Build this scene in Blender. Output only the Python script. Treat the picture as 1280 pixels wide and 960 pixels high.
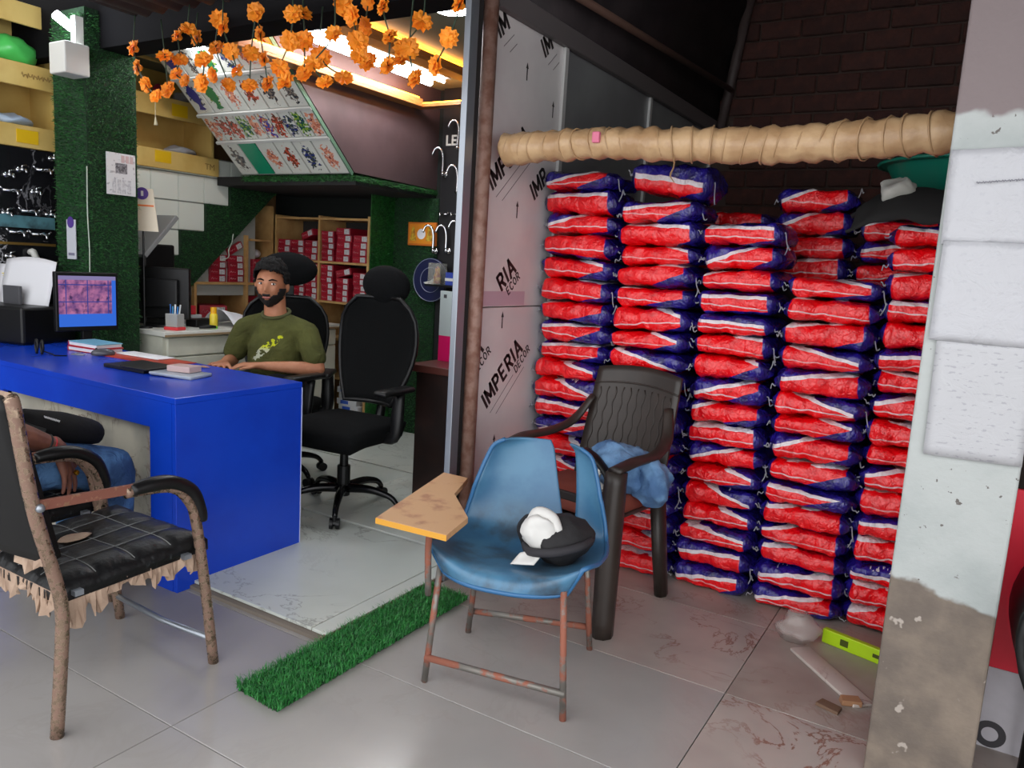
import bpy, bmesh, math, random
from mathutils import Vector, Matrix, Euler, noise
for o in list(bpy.data.objects): bpy.data.objects.remove(o)
scene = bpy.context.scene
C = scene.collection
RN = random.Random(11)
PI = math.pi
V = Vector

# ------------------------------------------------------------------ camera, world, exposure
F = 960.0                                   # focal length in pixels of the 1280 x 960 frame
EYE = V((0, 0, 1.35))
_v2 = V((590, -113, F)); _vd = V((-370, (590*370 - F*F)/-113, F))
_Y = _v2.normalized(); _Z = -_vd.normalized(); _X = _Y.cross(_Z)
W2C = Matrix((_X, _Y, _Z))                  # rows: world axes seen from the lens (x right, y down, z ahead)
cam_d = bpy.data.cameras.new('camera'); cam = bpy.data.objects.new('camera', cam_d); C.objects.link(cam)
cam_d.sensor_width = 36; cam_d.lens = F/1280*36; cam_d.clip_start = .05
_r = W2C @ V((1, 0, 0)); _u = W2C @ V((0, -1, 0)); _b = W2C @ V((0, 0, -1))
cam.matrix_world = Matrix((( _r.x, _u.x, _b.x, EYE.x), (_r.y, _u.y, _b.y, EYE.y), (_r.z, _u.z, _b.z, EYE.z), (0, 0, 0, 1)))
scene.camera = cam
def ray(px, py): return W2C @ V((px-640, py-480, F))
def atY(px, py, y): d = ray(px, py); return EYE + d*(y/d.y)
def atX(px, py, x): d = ray(px, py); return EYE + d*(x/d.x)
def atZ(px, py, z=0.): d = ray(px, py); return EYE + d*((z-EYE.z)/d.z)

w = bpy.data.worlds.new('world'); scene.world = w; w.use_nodes = True
w.node_tree.nodes['Background'].inputs[0].default_value = (.96, .975, 1.0, 1)
w.node_tree.nodes['Background'].inputs[1].default_value = 2.1
scene.view_settings.view_transform = 'Standard'; scene.view_settings.look = 'None'
scene.view_settings.exposure = 0.45; scene.view_settings.gamma = 1; scene.view_settings.use_curve_mapping = False
TUBE, COVE, SPOT, FRONT = 34, 12, 56, 60

# ------------------------------------------------------------------ materials
def lin(c):
    return tuple((x/255/12.92 if x/255 <= .04045 else ((x/255+.055)/1.055)**2.4) for x in c[:3]) + (1,)
MATS = {}
class NT:
    def __init__(s, m): s.t = m.node_tree; s.n = s.t.nodes; s.l = s.t.links
    def new(s, typ, **k):
        n = s.n.new('ShaderNode'+typ)
        for a, b in k.items(): setattr(n, a, b)
        return n
    def put(s, sock, v):
        if hasattr(v, 'is_output'): s.l.new(v, sock)
        else: sock.default_value = v
    def math(s, op, a, b=0., c=None):
        n = s.new('Math', operation=op); s.put(n.inputs[0], a); s.put(n.inputs[1], b)
        if c is not None: s.put(n.inputs[2], c)
        return n.outputs[0]
    def mix(s, f, a, b):
        n = s.new('Mix', data_type='RGBA'); s.put(n.inputs[0], f); s.put(n.inputs[6], a); s.put(n.inputs[7], b); return n.outputs[2]
    def noise(s, vec, sc, det=4, rough=.55, out=0, dist=0.):
        n = s.new('TexNoise'); s.l.new(vec, n.inputs['Vector']); n.inputs['Scale'].default_value = sc
        n.inputs['Detail'].default_value = det; n.inputs['Roughness'].default_value = rough; n.inputs['Distortion'].default_value = dist; return n.outputs[out]
    def ramp(s, f, pts):
        n = s.new('ValToRGB'); s.l.new(f, n.inputs[0]); e = n.color_ramp.elements
        while len(e) < len(pts): e.new(.5)
        for i, (p, c) in enumerate(pts): e[i].position = p; e[i].color = c
        return n.outputs[0]
    def step(s, a, lo, hi):
        n = s.new('MapRange'); n.interpolation_type = 'SMOOTHSTEP'; s.put(n.inputs[0], a); n.inputs[1].default_value = lo; n.inputs[2].default_value = hi; return n.outputs[0]
    def bump(s, h, st=.3, d=.01):
        n = s.new('Bump'); n.inputs['Strength'].default_value = st; n.inputs['Distance'].default_value = d; s.l.new(h, n.inputs['Height']); return n.outputs[0]
    def obj(s): return s.new('TexCoord').outputs['Object']
    def xyz(s, v=None):
        n = s.new('SeparateXYZ'); s.l.new(v or s.obj(), n.inputs[0]); return n.outputs
    def prop(s, name): return s.new('Attribute', attribute_type='OBJECT', attribute_name=name).outputs['Fac']
    def rand(s): return s.new('ObjectInfo').outputs['Random']
def base(name, r=.5, m=0., spec=.5):
    m_ = bpy.data.materials.new(name); m_.use_nodes = True; t = NT(m_); b = t.n['Principled BSDF']
    b.inputs['Roughness'].default_value = r; b.inputs['Metallic'].default_value = m; b.inputs['Specular IOR Level'].default_value = spec
    MATS[name] = m_; return m_, t, b
def M(name, c, r=.5, m=0., c2=None, sc=8., lo=.35, hi=.65, bump=0., bsc=60., spec=.5, emit=None, es=0., trans=0., alpha=1., vary=0., coat=0., sheen=0.):
    if name in MATS: return MATS[name]
    m_, t, b = base(name, r, m, spec)
    col = lin(c)
    if c2:
        f = t.step(t.noise(t.obj(), sc), lo, hi); col = t.mix(f, lin(c), lin(c2))
    if vary:
        h = t.new('HueSaturation'); t.put(h.inputs['Color'], col); t.l.new(t.math('MULTIPLY_ADD', t.rand(), vary*2, 1-vary), h.inputs['Value']); col = h.outputs[0]
    t.put(b.inputs['Base Color'], col)
    if bump: t.l.new(t.bump(t.noise(t.obj(), bsc), bump), b.inputs['Normal'])
    if emit: b.inputs['Emission Color'].default_value = lin(emit); b.inputs['Emission Strength'].default_value = es
    if trans: b.inputs['Transmission Weight'].default_value = trans
    if alpha < 1: b.inputs['Alpha'].default_value = alpha
    if coat: b.inputs['Coat Weight'].default_value = coat
    if sheen: b.inputs['Sheen Weight'].default_value = sheen
    return m_

def vein_mat(name, c, cv, sc, thin, r=.25, c2=None, amt=.8):
    m_, t, b = base(name, r)
    o = t.obj(); loc = t.new('VectorMath', operation='ADD'); t.l.new(o, loc.inputs[0])
    cx = t.new('CombineXYZ'); t.l.new(t.math('MULTIPLY', t.rand(), 37.), cx.inputs[0]); t.l.new(t.math('MULTIPLY', t.rand(), 91.), cx.inputs[1]); t.l.new(cx.outputs[0], loc.inputs[1])
    vec = loc.outputs[0]
    n = t.noise(vec, sc, 6, .62, 0, .6)
    v = t.math('ABSOLUTE', t.math('SUBTRACT', n, .5))
    mask = t.math('SUBTRACT', 1., t.step(v, 0., thin))
    patch = t.step(t.noise(vec, sc*.45, 2), .45, .62)
    f = t.math('MULTIPLY', t.math('MULTIPLY', mask, patch), amt)
    base_c = lin(c)
    if c2: base_c = t.mix(t.step(t.noise(vec, sc*.8, 3), .3, .7), lin(c), lin(c2))
    t.put(b.inputs['Base Color'], t.mix(f, base_c, lin(cv)))
    return m_

def bag_mat():
    m_, t, b = base('bag_plastic', .2, 0, .6)
    b.inputs['Coat Weight'].default_value = .3; b.inputs['Coat Roughness'].default_value = .15
    o = t.obj(); x, y, z = t.xyz(o)
    wob = t.math('MULTIPLY', t.math('SUBTRACT', t.noise(o, 9, 2), .5), .5)
    s = t.math('DIVIDE', x, .19); h = t.math('ADD', t.math('DIVIDE', z, .045), wob)
    A = t.math('SUBTRACT', h, t.math('MULTIPLY_ADD', s, t.prop('tilt'), t.prop('offset')))
    red, blue, white = lin((246, 10, 22)), lin((38, 24, 138)), lin((232, 222, 226))
    blue = t.mix(t.step(t.noise(o, 14, 3), .4, .65), blue, lin((24, 16, 84)))
    red = t.mix(t.step(t.noise(o, 11, 3), .42, .7), red, lin((224, 8, 24)))
    isb = t.step(A, .30, .34); isw = t.math('MULTIPLY', t.step(A, .0, .03), t.math('SUBTRACT', 1., isb))
    col = t.mix(isw, red, white); col = t.mix(isb, col, blue)
    line = t.math('ABSOLUTE', t.math('ADD', t.math('SUBTRACT', h, t.math('MULTIPLY', s, t.prop('tilt2'))), .32))
    lw = t.math('MULTIPLY', t.math('SUBTRACT', 1., t.step(line, .035, .07)), t.math('MULTIPLY', t.prop('line'), .75))
    col = t.mix(lw, col, white)
    low = t.step(t.math('SUBTRACT', t.math('MULTIPLY_ADD', s, t.prop('tilt3'), t.prop('offset3')), h), .0, .03)
    col = t.mix(low, col, blue)
    edge = t.math('ADD', s, t.math('MULTIPLY', wob, .5))
    e1 = t.step(edge, .78, .81); e2 = t.step(t.math('MULTIPLY', edge, -1.), .88, .91)
    col = t.mix(t.math('MAXIMUM', e1, e2), col, blue)
    # small white lettering in the blue fields
    vec = t.new('Mapping'); vec.inputs['Scale'].default_value = (95, 1, 60); t.l.new(o, vec.inputs[0])
    dash = t.step(t.noise(vec.outputs[0], 1., 1), .56, .6)
    band = t.math('MULTIPLY', t.step(t.math('ABSOLUTE', t.math('SUBTRACT', A, .85)), .16, .12), t.step(t.math('ABSOLUTE', t.math('ADD', s, .1)), .4, .36))
    col = t.mix(t.math('MULTIPLY', t.math('MULTIPLY', dash, band), t.prop('print')), col, white)
    t.l.new(col, b.inputs['Base Color'])
    vr = t.new('TexVoronoi', feature='DISTANCE_TO_EDGE'); vr.inputs['Scale'].default_value = 22; t.l.new(t.new('TexNoise').outputs[1], vr.inputs[0])
    wv = t.new('VectorMath', operation='ADD'); t.l.new(o, wv.inputs[0]); nz = t.new('VectorMath', operation='SCALE'); t.l.new(t.noise(o, 12, 3, .6, 1), nz.inputs[0]); nz.inputs['Scale'].default_value = .12; t.l.new(nz.outputs[0], wv.inputs[1]); t.l.new(wv.outputs[0], vr.inputs[0])
    bn = t.math('ADD', t.math('ADD', t.noise(o, 26, 4, .6, 0, .8), t.math('MULTIPLY', t.noise(o, 90, 2), .25)), t.math('MULTIPLY', t.step(vr.outputs['Distance'], 0., .22), .16))
    t.l.new(t.bump(bn, .75, .016), b.inputs['Normal'])
    return m_

def tile_art_mat(i, cols, sx, sz):
    m_, t, b = base('tile_art_%d' % i, .15)
    o = t.obj(); x, y, z = t.xyz(o)
    rr = t.math('MULTIPLY', t.rand(), 50.)
    cx = t.new('CombineXYZ'); t.l.new(t.math('ADD', x, rr), cx.inputs[0]); t.l.new(y, cx.inputs[1]); t.l.new(z, cx.inputs[2])
    v = cx.outputs[0]
    e = t.math('ADD', t.math('POWER', t.math('DIVIDE', x, sx), 2.), t.math('POWER', t.math('DIVIDE', y, sz), 2.))
    f = t.math('ADD', t.noise(v, 38, 3), t.math('MULTIPLY', e, -.22))
    mask = t.step(f, .36, .40)
    c = t.mix(t.step(t.noise(v, 60, 2), .45, .5), lin(cols[0]), lin(cols[1]))
    c = t.mix(t.step(t.noise(v, 45, 2, .5, 1), .55, .6), c, lin(cols[2]))
    t.l.new(t.mix(mask, lin((206, 208, 200)), c), b.inputs['Base Color'])
    return m_

def paper_mat(name, c=(172, 172, 175), ink=(110, 110, 120), rows=130., amt=.35, bump=.4):
    m_, t, b = base(name, .45)
    o = t.obj(); x, y, z = t.xyz(o)
    mp = t.new('Mapping'); mp.inputs['Scale'].default_value = (60, 60, rows); t.l.new(o, mp.inputs[0])
    f = t.step(t.noise(mp.outputs[0], 1., 2), .57, .63)
    lines = t.step(t.math('SINE', t.math('MULTIPLY', z, rows*3.2)), .1, .5)
    t.l.new(t.mix(t.math('MULTIPLY', t.math('MULTIPLY', f, lines), amt), lin(c), lin(ink)), b.inputs['Base Color'])
    t.l.new(t.bump(t.noise(o, 14, 4, .6, 0, 1.), bump, .01), b.inputs['Normal'])
    return m_

def column_mat():
    m_, t, b = base('column_plaster', .75)
    o = t.obj(); x, y, z = t.xyz(o)
    zz = t.math('ADD', z, t.math('MULTIPLY', t.math('SUBTRACT', t.noise(o, 7, 4), .5), .10))
    zz = t.math('ADD', zz, t.math('MULTIPLY', x, .22))
    conc = t.mix(t.step(t.noise(o, 5, 5), .35, .65), lin((128, 115, 102)), lin((98, 88, 80)))
    conc = t.mix(t.math('MULTIPLY', t.step(t.noise(o, 16, 3), .66, .70), .7), conc, lin((178, 168, 158)))
    pnt = t.mix(t.step(t.noise(o, 4, 4), .4, .7), lin((168, 172, 170)), lin((152, 158, 156)))
    pnt = t.mix(t.step(t.noise(o, 45, 3), .68, .72), pnt, lin((95, 90, 86)))
    c = t.mix(t.step(zz, .555, .57), conc, pnt)
    c = t.mix(t.step(t.math('ADD', z, t.math('MULTIPLY', t.noise(o, 10, 3), .08)), 1.82, 1.84), c, lin((120, 108, 108)))
    t.l.new(c, b.inputs['Base Color'])
    t.l.new(t.bump(t.noise(o, 30, 5), .4, .01), b.inputs['Normal'])
    return m_

def rust_mat(name, c1, c2, sc, r, met, split=.5):
    m_, t, b = base(name, r, met)
    n = t.step(t.noise(t.obj(), sc, 5, .6), split-.06, split+.06)
    t.l.new(t.mix(n, lin(c1), lin(c2)), b.inputs['Base Color'])
    t.l.new(t.math('MULTIPLY_ADD', n, .45, r), b.inputs['Roughness'])
    t.l.new(t.math('MULTIPLY', t.math('SUBTRACT', 1., n), met), b.inputs['Metallic'])
    return m_

def seat_vinyl_mat():
    m_, t, b = base('quilted_vinyl', .42, 0, .35)
    o = t.obj(); c = t.mix(t.step(t.noise(o, 26, 5), .62, .72), lin((10, 11, 13)), lin((60, 63, 66)))
    t.l.new(c, b.inputs['Base Color']); t.l.new(t.bump(t.noise(o, 60, 4), .25), b.inputs['Normal'])
    return m_

def shirt_mat():
    m_, t, b = base('olive_cotton', .9, 0, .2)
    o = t.obj(); x, y, z = t.xyz(o)
    c = t.mix(t.step(t.noise(o, 8, 4), .35, .65), lin((84, 86, 46)), lin((70, 72, 38)))
    dx = t.math('DIVIDE', t.math('ADD', x, t.math('MULTIPLY_ADD', z, -.9, .755)), .03); dz = t.math('DIVIDE', t.math('SUBTRACT', z, .845), .075)
    e = t.math('ADD', t.math('POWER', dx, 2.), t.math('POWER', dz, 2.))
    front = t.step(t.math('MULTIPLY', y, -1.), .03, .04)
    f = t.math('MULTIPLY', t.math('MULTIPLY', t.step(t.math('SUBTRACT', t.noise(o, 55, 2), t.math('MULTIPLY', e, .1)), .42, .46), t.math('SUBTRACT', 1., t.step(e, .9, 1.1))), front)
    pc = t.mix(t.step(z, .83, .86), lin((178, 182, 160)), lin((190, 196, 40)))
    t.l.new(t.mix(f, c, pc), b.inputs['Base Color'])
    t.l.new(t.bump(t.noise(o, 11, 4, .6, 0, 1.2), .7, .03), b.inputs['Normal'])
    return m_

def screen_mat():
    m_, t, b = base('monitor_picture', .2)
    x, y, z = t.xyz()
    gx = t.math('FRACT', t.math('MULTIPLY', x, 9.)); gz = t.math('FRACT', t.math('MULTIPLY', z, 11.))
    o = t.obj()
    pic = t.mix(t.step(t.noise(o, 22, 3), .3, .7), lin((120, 80, 140)), lin((206, 130, 176)))
    pic = t.mix(t.step(t.noise(o, 30, 2), .5, .75), pic, lin((70, 50, 100)))
    grid = t.math('MAXIMUM', t.step(gx, .94, .97), t.step(gz, .93, .96))
    pic = t.mix(grid, pic, lin((50, 70, 160)))
    side = t.math('MAXIMUM', t.step(x, .125, .13), t.step(t.math('MULTIPLY', z, -1.), .065, .07))
    c = t.mix(side, pic, lin((60, 120, 240)))
    c = t.mix(t.step(z, .112, .116), c, lin((150, 140, 190)))
    t.put(b.inputs['Base Color'], (0, 0, 0, 1)); t.l.new(c, b.inputs['Emission Color']); b.inputs['Emission Strength'].default_value = .55
    return m_

# ------------------------------------------------------------------ mesh helpers
def nb(): return bmesh.new()
def box(bm, x0, x1, y0, y1, z0, z1, bev=0., mtx=None, seg=2):
    vs = [bm.verts.new((x, y, z)) for x in (x0, x1) for y in (y0, y1) for z in (z0, z1)]
    q = [(0, 1, 3, 2), (4, 6, 7, 5), (0, 4, 5, 1), (2, 3, 7, 6), (0, 2, 6, 4), (1, 5, 7, 3)]
    fs = [bm.faces.new([vs[i] for i in f]) for f in q]
    if bev:
        es = list({e for f in fs for e in f.edges})
        r = bmesh.ops.bevel(bm, geom=es, offset=bev, segments=seg, affect='EDGES', profile=.5)
        vs = list({v for f in r['faces'] for v in f.verts} | {v for v in vs if v.is_valid})
    if mtx: bmesh.ops.transform(bm, matrix=mtx, verts=vs)
    return bm
def cbox(bm, c, s, rot=(0, 0, 0), bev=0.):
    return box(bm, -s[0]/2, s[0]/2, -s[1]/2, s[1]/2, -s[2]/2, s[2]/2, bev, Matrix.Translation(c) @ Euler(rot).to_matrix().to_4x4())
def cr(pts, k=6, closed=False):
    P = [V(p) for p in pts]; n = len(P); out = []
    for i in range(n if closed else n-1):
        p1, p2 = P[i], P[(i+1) % n]
        p0 = P[i-1] if (i or closed) else p1*2-p2; p3 = P[(i+2) % n] if (i+2 < n or closed) else p2*2-p1
        for j in range(k):
            t = j/k; out.append(.5*((2*p1)+(p2-p0)*t+(2*p0-5*p1+4*p2-p3)*t*t+(3*p1-p0-3*p2+p3)*t**3))
    if not closed: out.append(P[-1])
    return out
def lerpl(r, n):
    m = len(r); out = []
    for i in range(n):
        t = i*(m-1)/max(1, n-1); a = min(int(t), m-2); out.append(r[a]+(r[a+1]-r[a])*(t-a))
    return out
def tube(bm, pts, r, n=10, closed=False, caps=True, flat=1., round_caps=False):
    P = [V(p) for p in pts]; m = len(P)
    rs = [r]*m if not isinstance(r, (list, tuple)) else (list(r) if len(r) == m else lerpl(list(r), m))
    if round_caps:
        d0 = (P[0]-P[1]).normalized(); d1 = (P[-1]-P[-2]).normalized(); A = []; B_ = []
        for a in (85, 60, 30):
            A.append((P[0]+d0*rs[0]*math.sin(math.radians(a)), rs[0]*math.cos(math.radians(a))))
            B_.append((P[-1]+d1*rs[-1]*math.sin(math.radians(a)), rs[-1]*math.cos(math.radians(a))))
        P = [a[0] for a in A]+P+[b[0] for b in reversed(B_)]; rs = [a[1] for a in A]+rs+[b[1] for b in reversed(B_)]; m = len(P)
    rings = []; nrm = None
    for i in range(m):
        if closed: t = P[(i+1) % m]-P[i-1]
        else: t = P[min(i+1, m-1)]-P[max(i-1, 0)]
        t = t.normalized() if t.length > 1e-9 else V((0, 0, 1))
        if nrm is None:
            ref = V((0, 0, 1)) if abs(t.z) < .9 else V((1, 0, 0)); nrm = t.cross(ref).normalized()
        else:
            nrm = (nrm-t*nrm.dot(t)); nrm = nrm.normalized() if nrm.length > 1e-6 else t.orthogonal().normalized()
        bn = t.cross(nrm)
        rings.append([bm.verts.new(P[i]+(nrm*math.cos(2*PI*k/n)+bn*math.sin(2*PI*k/n)*flat)*rs[i]) for k in range(n)])
    for i in range(m if closed else m-1):
        a, b = rings[i], rings[(i+1) % m]
        for k in range(n): bm.faces.new((a[k], a[(k+1) % n], b[(k+1) % n], b[k]))
    if caps and not closed: bm.faces.new(rings[0][::-1]); bm.faces.new(rings[-1])
    return bm
def lathe(bm, prof, n=20, mtx=None, sx=1., sy=1.):
    rings = []; vs = []
    for (r, z) in prof:
        if r < 1e-6: ring = [bm.verts.new((0, 0, z))]
        else: ring = [bm.verts.new((r*sx*math.cos(2*PI*k/n), r*sy*math.sin(2*PI*k/n), z)) for k in range(n)]
        rings.append(ring); vs += ring
    for a, b in zip(rings, rings[1:]):
        for k in range(n):
            k2 = (k+1) % n
            if len(a) == 1 and len(b) == 1: continue
            if len(a) == 1: bm.faces.new((a[0], b[k2], b[k]))
            elif len(b) == 1: bm.faces.new((a[k], a[k2], b[0]))
            else: bm.faces.new((a[k], a[k2], b[k2], b[k]))
    if len(rings[0]) > 1: bm.faces.new(rings[0][::-1])
    if len(rings[-1]) > 1: bm.faces.new(rings[-1])
    if mtx: bmesh.ops.transform(bm, matrix=mtx, verts=vs)
    return bm
def prism(bm, poly, a, b, ax='z'):
    f = {'z': lambda p, h: (p[0], p[1], h), 'y': lambda p, h: (p[0], h, p[1]), 'x': lambda p, h: (h, p[0], p[1])}[ax]
    A = [bm.verts.new(f(p, a)) for p in poly]; B_ = [bm.verts.new(f(p, b)) for p in poly]; n = len(poly)
    bm.faces.new(A[::-1]); bm.faces.new(B_)
    for i in range(n): bm.faces.new((A[i], A[(i+1) % n], B_[(i+1) % n], B_[i]))
    bmesh.ops.recalc_face_normals(bm, faces=bm.faces[:]); return bm
def sheet(bm, nu, nv, f):
    g = [[bm.verts.new(f(i/nu, j/nv)) for j in range(nv+1)] for i in range(nu+1)]
    for i in range(nu):
        for j in range(nv): bm.faces.new((g[i][j], g[i+1][j], g[i+1][j+1], g[i][j+1]))
    return bm
def ell(bm, c, r, rot=(0, 0, 0), u=16, v=10):
    mt = Matrix.Translation(c) @ Euler(rot).to_matrix().to_4x4() @ Matrix.Diagonal((r[0], r[1], r[2], 1))
    bmesh.ops.create_uvsphere(bm, u_segments=u, v_segments=v, radius=1, matrix=mt); return bm
def nvec(p): return V((noise.noise(p+V((9.32, -1.53, -7.95))), noise.noise(p), noise.noise(p+V((6.33, 11.48, -3.12)))))
def wob(bm, amp, sc, seed=0):
    s = V((seed*7.3, seed*3.1, seed*1.7))
    for v in bm.verts: v.co += nvec(v.co*sc+s)*amp
    return bm
def tomesh(name, bm, m, smooth):
    bmesh.ops.recalc_face_normals(bm, faces=bm.faces[:])
    me = bpy.data.meshes.new(name); bm.to_mesh(me); bm.free()
    for mm in (m if isinstance(m, (list, tuple)) else [m]): me.materials.append(mm)
    if smooth:
        for p in me.polygons: p.use_smooth = True
    return me
def place(name, me, parent=None, loc=(0, 0, 0), rot=(0, 0, 0), **props):
    o = bpy.data.objects.new(name, me); C.objects.link(o); o.parent = parent; o.location = loc; o.rotation_euler = rot
    for k, v in props.items(): o[k] = v
    return o
def obj(name, bm, m, parent=None, smooth=False, loc=(0, 0, 0), rot=(0, 0, 0), solid=0., sub=0, auto=None, **props):
    me = tomesh(name, bm, m, smooth or auto is not None)
    o = place(name, me, parent, loc, rot, **props)
    if auto is not None: me.set_sharp_from_angle(angle=math.radians(auto))
    if solid: md = o.modifiers.new('solid', 'SOLIDIFY'); md.thickness = solid; md.offset = 0
    if sub: md = o.modifiers.new('sub', 'SUBSURF'); md.levels = sub; md.render_levels = sub
    return o
def thing(name, label, cat, loc=(0, 0, 0), rz=0., group=None):
    o = place(name, None, None, loc, (0, 0, rz)); o['label'] = label; o['category'] = cat
    if group: o['group'] = group
    return o
def tag(o, label, cat, group=None):
    o['label'] = label; o['category'] = cat
    if group: o['group'] = group
    return o
def struct(name, bm, m, label=None, parent=None, **k):
    o = obj(name, bm, m, parent, **k)
    if parent is None: o['kind'] = 'structure'
    if label: o['label'] = label
    return o
def copy_tree(o, parent=None):
    c = o.copy(); C.objects.link(c); c.parent = parent
    for ch in [x for x in bpy.data.objects if x.parent == o and x is not c]: copy_tree(ch, c)
    return c
def blend(bm, vox=.008, smooth_it=6):
    """one continuous surface out of overlapping closed volumes"""
    bmesh.ops.recalc_face_normals(bm, faces=bm.faces[:])
    me = bpy.data.meshes.new('tmp'); bm.to_mesh(me); bm.free()
    o = bpy.data.objects.new('tmp', me); C.objects.link(o)
    a = o.modifiers.new('r', 'REMESH'); a.mode = 'VOXEL'; a.voxel_size = vox
    s = o.modifiers.new('s', 'SMOOTH'); s.iterations = smooth_it; s.factor = .5
    dg = bpy.context.evaluated_depsgraph_get(); dg.update()
    m2 = bpy.data.meshes.new_from_object(o.evaluated_get(dg))
    bpy.data.objects.remove(o); bpy.data.meshes.remove(me)
    for p in m2.polygons: p.use_smooth = True
    return m2
def limb(bm, pts, radii, n=12): return tube(bm, pts, radii, n, round_caps=True)
def flat_limb(bm, pts, radii, n=16, sy=.74):
    have = set(bm.verts); limb(bm, pts, radii, n); cy = sum(p[1] for p in pts)/len(pts)
    for v in bm.verts:
        if v not in have: v.co.y = cy+(v.co.y-cy)*sy
    return bm
def letters(s, size, m, name, parent, mtx, extrude=.0006, bold=.0, align='LEFT', space=1.):
    cu = bpy.data.curves.new('t', 'FONT'); cu.body = s; cu.size = size; cu.extrude = extrude; cu.offset = bold; cu.align_x = align; cu.space_character = space; cu.resolution_u = 3
    o = bpy.data.objects.new('t', cu); C.objects.link(o); bpy.context.view_layer.update()
    dg = bpy.context.evaluated_depsgraph_get(); dg.update()
    me = bpy.data.meshes.new_from_object(o.evaluated_get(dg)); bpy.data.objects.remove(o); bpy.data.curves.remove(cu)
    me.transform(mtx); me.materials.clear(); me.materials.append(m)
    return place(name, me, parent)
def frame_m(origin, xa, ya):
    xa = V(xa).normalized(); za = xa.cross(V(ya)).normalized(); ya = za.cross(xa)
    return Matrix(((xa.x, ya.x, za.x, origin[0]), (xa.y, ya.y, za.y, origin[1]), (xa.z, ya.z, za.z, origin[2]), (0, 0, 0, 1)))
def grass(bm, o, ua, va, lu, lv, n, L, wd, lean=.5, seed=1, inside=None):
    r = random.Random(seed); ua = V(ua); va = V(va); na = ua.cross(va).normalized(); o = V(o)
    for _ in range(n):
        a, b = r.random()*lu, r.random()*lv
        if inside and not inside(a, b): continue
        p = o+ua*a+va*b; th = r.random()*2*PI; d = ua*math.cos(th)+va*math.sin(th)
        e = na.cross(d)*wd; l = L*(.6+.6*r.random()); k = lean*(.3+r.random())
        m1 = p+na*l*.55+d*l*.25*k; tip = p+na*l*(1-.25*k)+d*l*.8*k
        v = [bm.verts.new(q) for q in (p-e, p+e, m1+e*.8, m1-e*.8, tip)]
        bm.faces.new(v[:4]); bm.faces.new((v[3], v[2], v[4]))
    return bm
ORD = ['topmost', 'second', 'third', 'fourth', 'fifth', 'sixth', 'seventh', 'eighth', 'ninth', 'tenth', 'eleventh', 'twelfth', 'thirteenth', 'fourteenth', 'fifteenth', 'sixteenth', 'seventeenth', 'eighteenth', 'nineteenth', 'twentieth']

# ------------------------------------------------------------------ shared materials
GRASS = M('plastic_turf', (38, 106, 42), .55, c2=(20, 72, 28), sc=40, vary=.0)
TURFB = M('turf_backing', (16, 56, 24), .9, c2=(10, 38, 18), sc=60, bump=.8, bsc=160)
MAT_BLUE = M('blue_laminate', (16, 66, 196), .26, c2=(14, 58, 184), sc=3)
WHITE = M('white_paint', (214, 214, 208), .5)
CHROME = M('chrome', (210, 212, 216), .14, 1.)
BLACKP = M('black_plastic', (13, 13, 14), .4, spec=.35)
BLACKF = M('black_mesh_fabric', (9, 10, 11), .9, c2=(14, 15, 17), sc=90, bump=.3, bsc=300, spec=.15)
STEEL = M('grey_steel', (150, 156, 164), .38, .7)
YELLOW = M('cream_yellow_laminate', (214, 184, 108), .5, c2=(202, 168, 92), sc=5)
MARKER = M('yellow_sticker', (226, 182, 12), .5)
WOOD = M('pale_board_edge', (188, 150, 96), .55, c2=(172, 132, 80), sc=12)
PAPER = M('white_paper', (222, 222, 226), .6)
MAROON = M('maroon_carton', (146, 16, 38), .45, vary=.18)
STICK = M('carton_sticker', (205, 206, 206), .5, c2=(150, 152, 156), sc=130)
RUST = rust_mat('rusty_steel', (150, 112, 88), (120, 72, 58), 34, .35, .6, .42)
BRONZE = rust_mat('worn_bronze_tube', (146, 126, 108), (120, 94, 80), 60, .26, .85, .5)

# ------------------------------------------------------------------ floor
floor = struct('floor', box(nb(), -5.2, 2.4, -2.2, 5.9, -.06, -.012), M('grout', (84, 78, 72), .9), 'grey floor of large pale tiles')
T_PLAIN = vein_mat('floor_tile', (160, 156, 152), (144, 139, 135), 3, .03, .2, (152, 148, 145), .25)
T_VEIN = vein_mat('veined_floor_tile', (176, 166, 158), (122, 80, 62), 3.4, .018, .3, (160, 150, 144), .9)
T_DIRT = vein_mat('dusty_floor_tile', (170, 160, 152), (124, 92, 76), 3.4, .02, .4, (146, 136, 128), .7)
tx, ty = 1.254, .58
def tile_me(mm, a=tx, b=ty, n='floor_tile'):
    return tomesh(n, box(nb(), .0015, a-.0015, .0015, b-.0015, -.012, 0, .0012, seg=1), mm, False)
TM = {k: tile_me(k) for k in (T_PLAIN, T_VEIN, T_DIRT)}
for i in range(-3, 4):
    for j in range(-5, 9):
        x, y = -1.811+i*tx, 1.25+j*ty
        if x > 2.2 or y > 5.7: continue
        if i <= -1 and j >= 2: continue               # under the raised floor
        if y < -1.9: continue
        mm = T_PLAIN
        if i == 0 and j in (2,): mm = T_VEIN
        if i >= 1 and j in (1, 2): mm = T_DIRT if j == 2 else T_VEIN
        if j >= 3: mm = T_DIRT
        place('floor_tile', TM[mm], floor, (x, y, 0))
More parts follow.
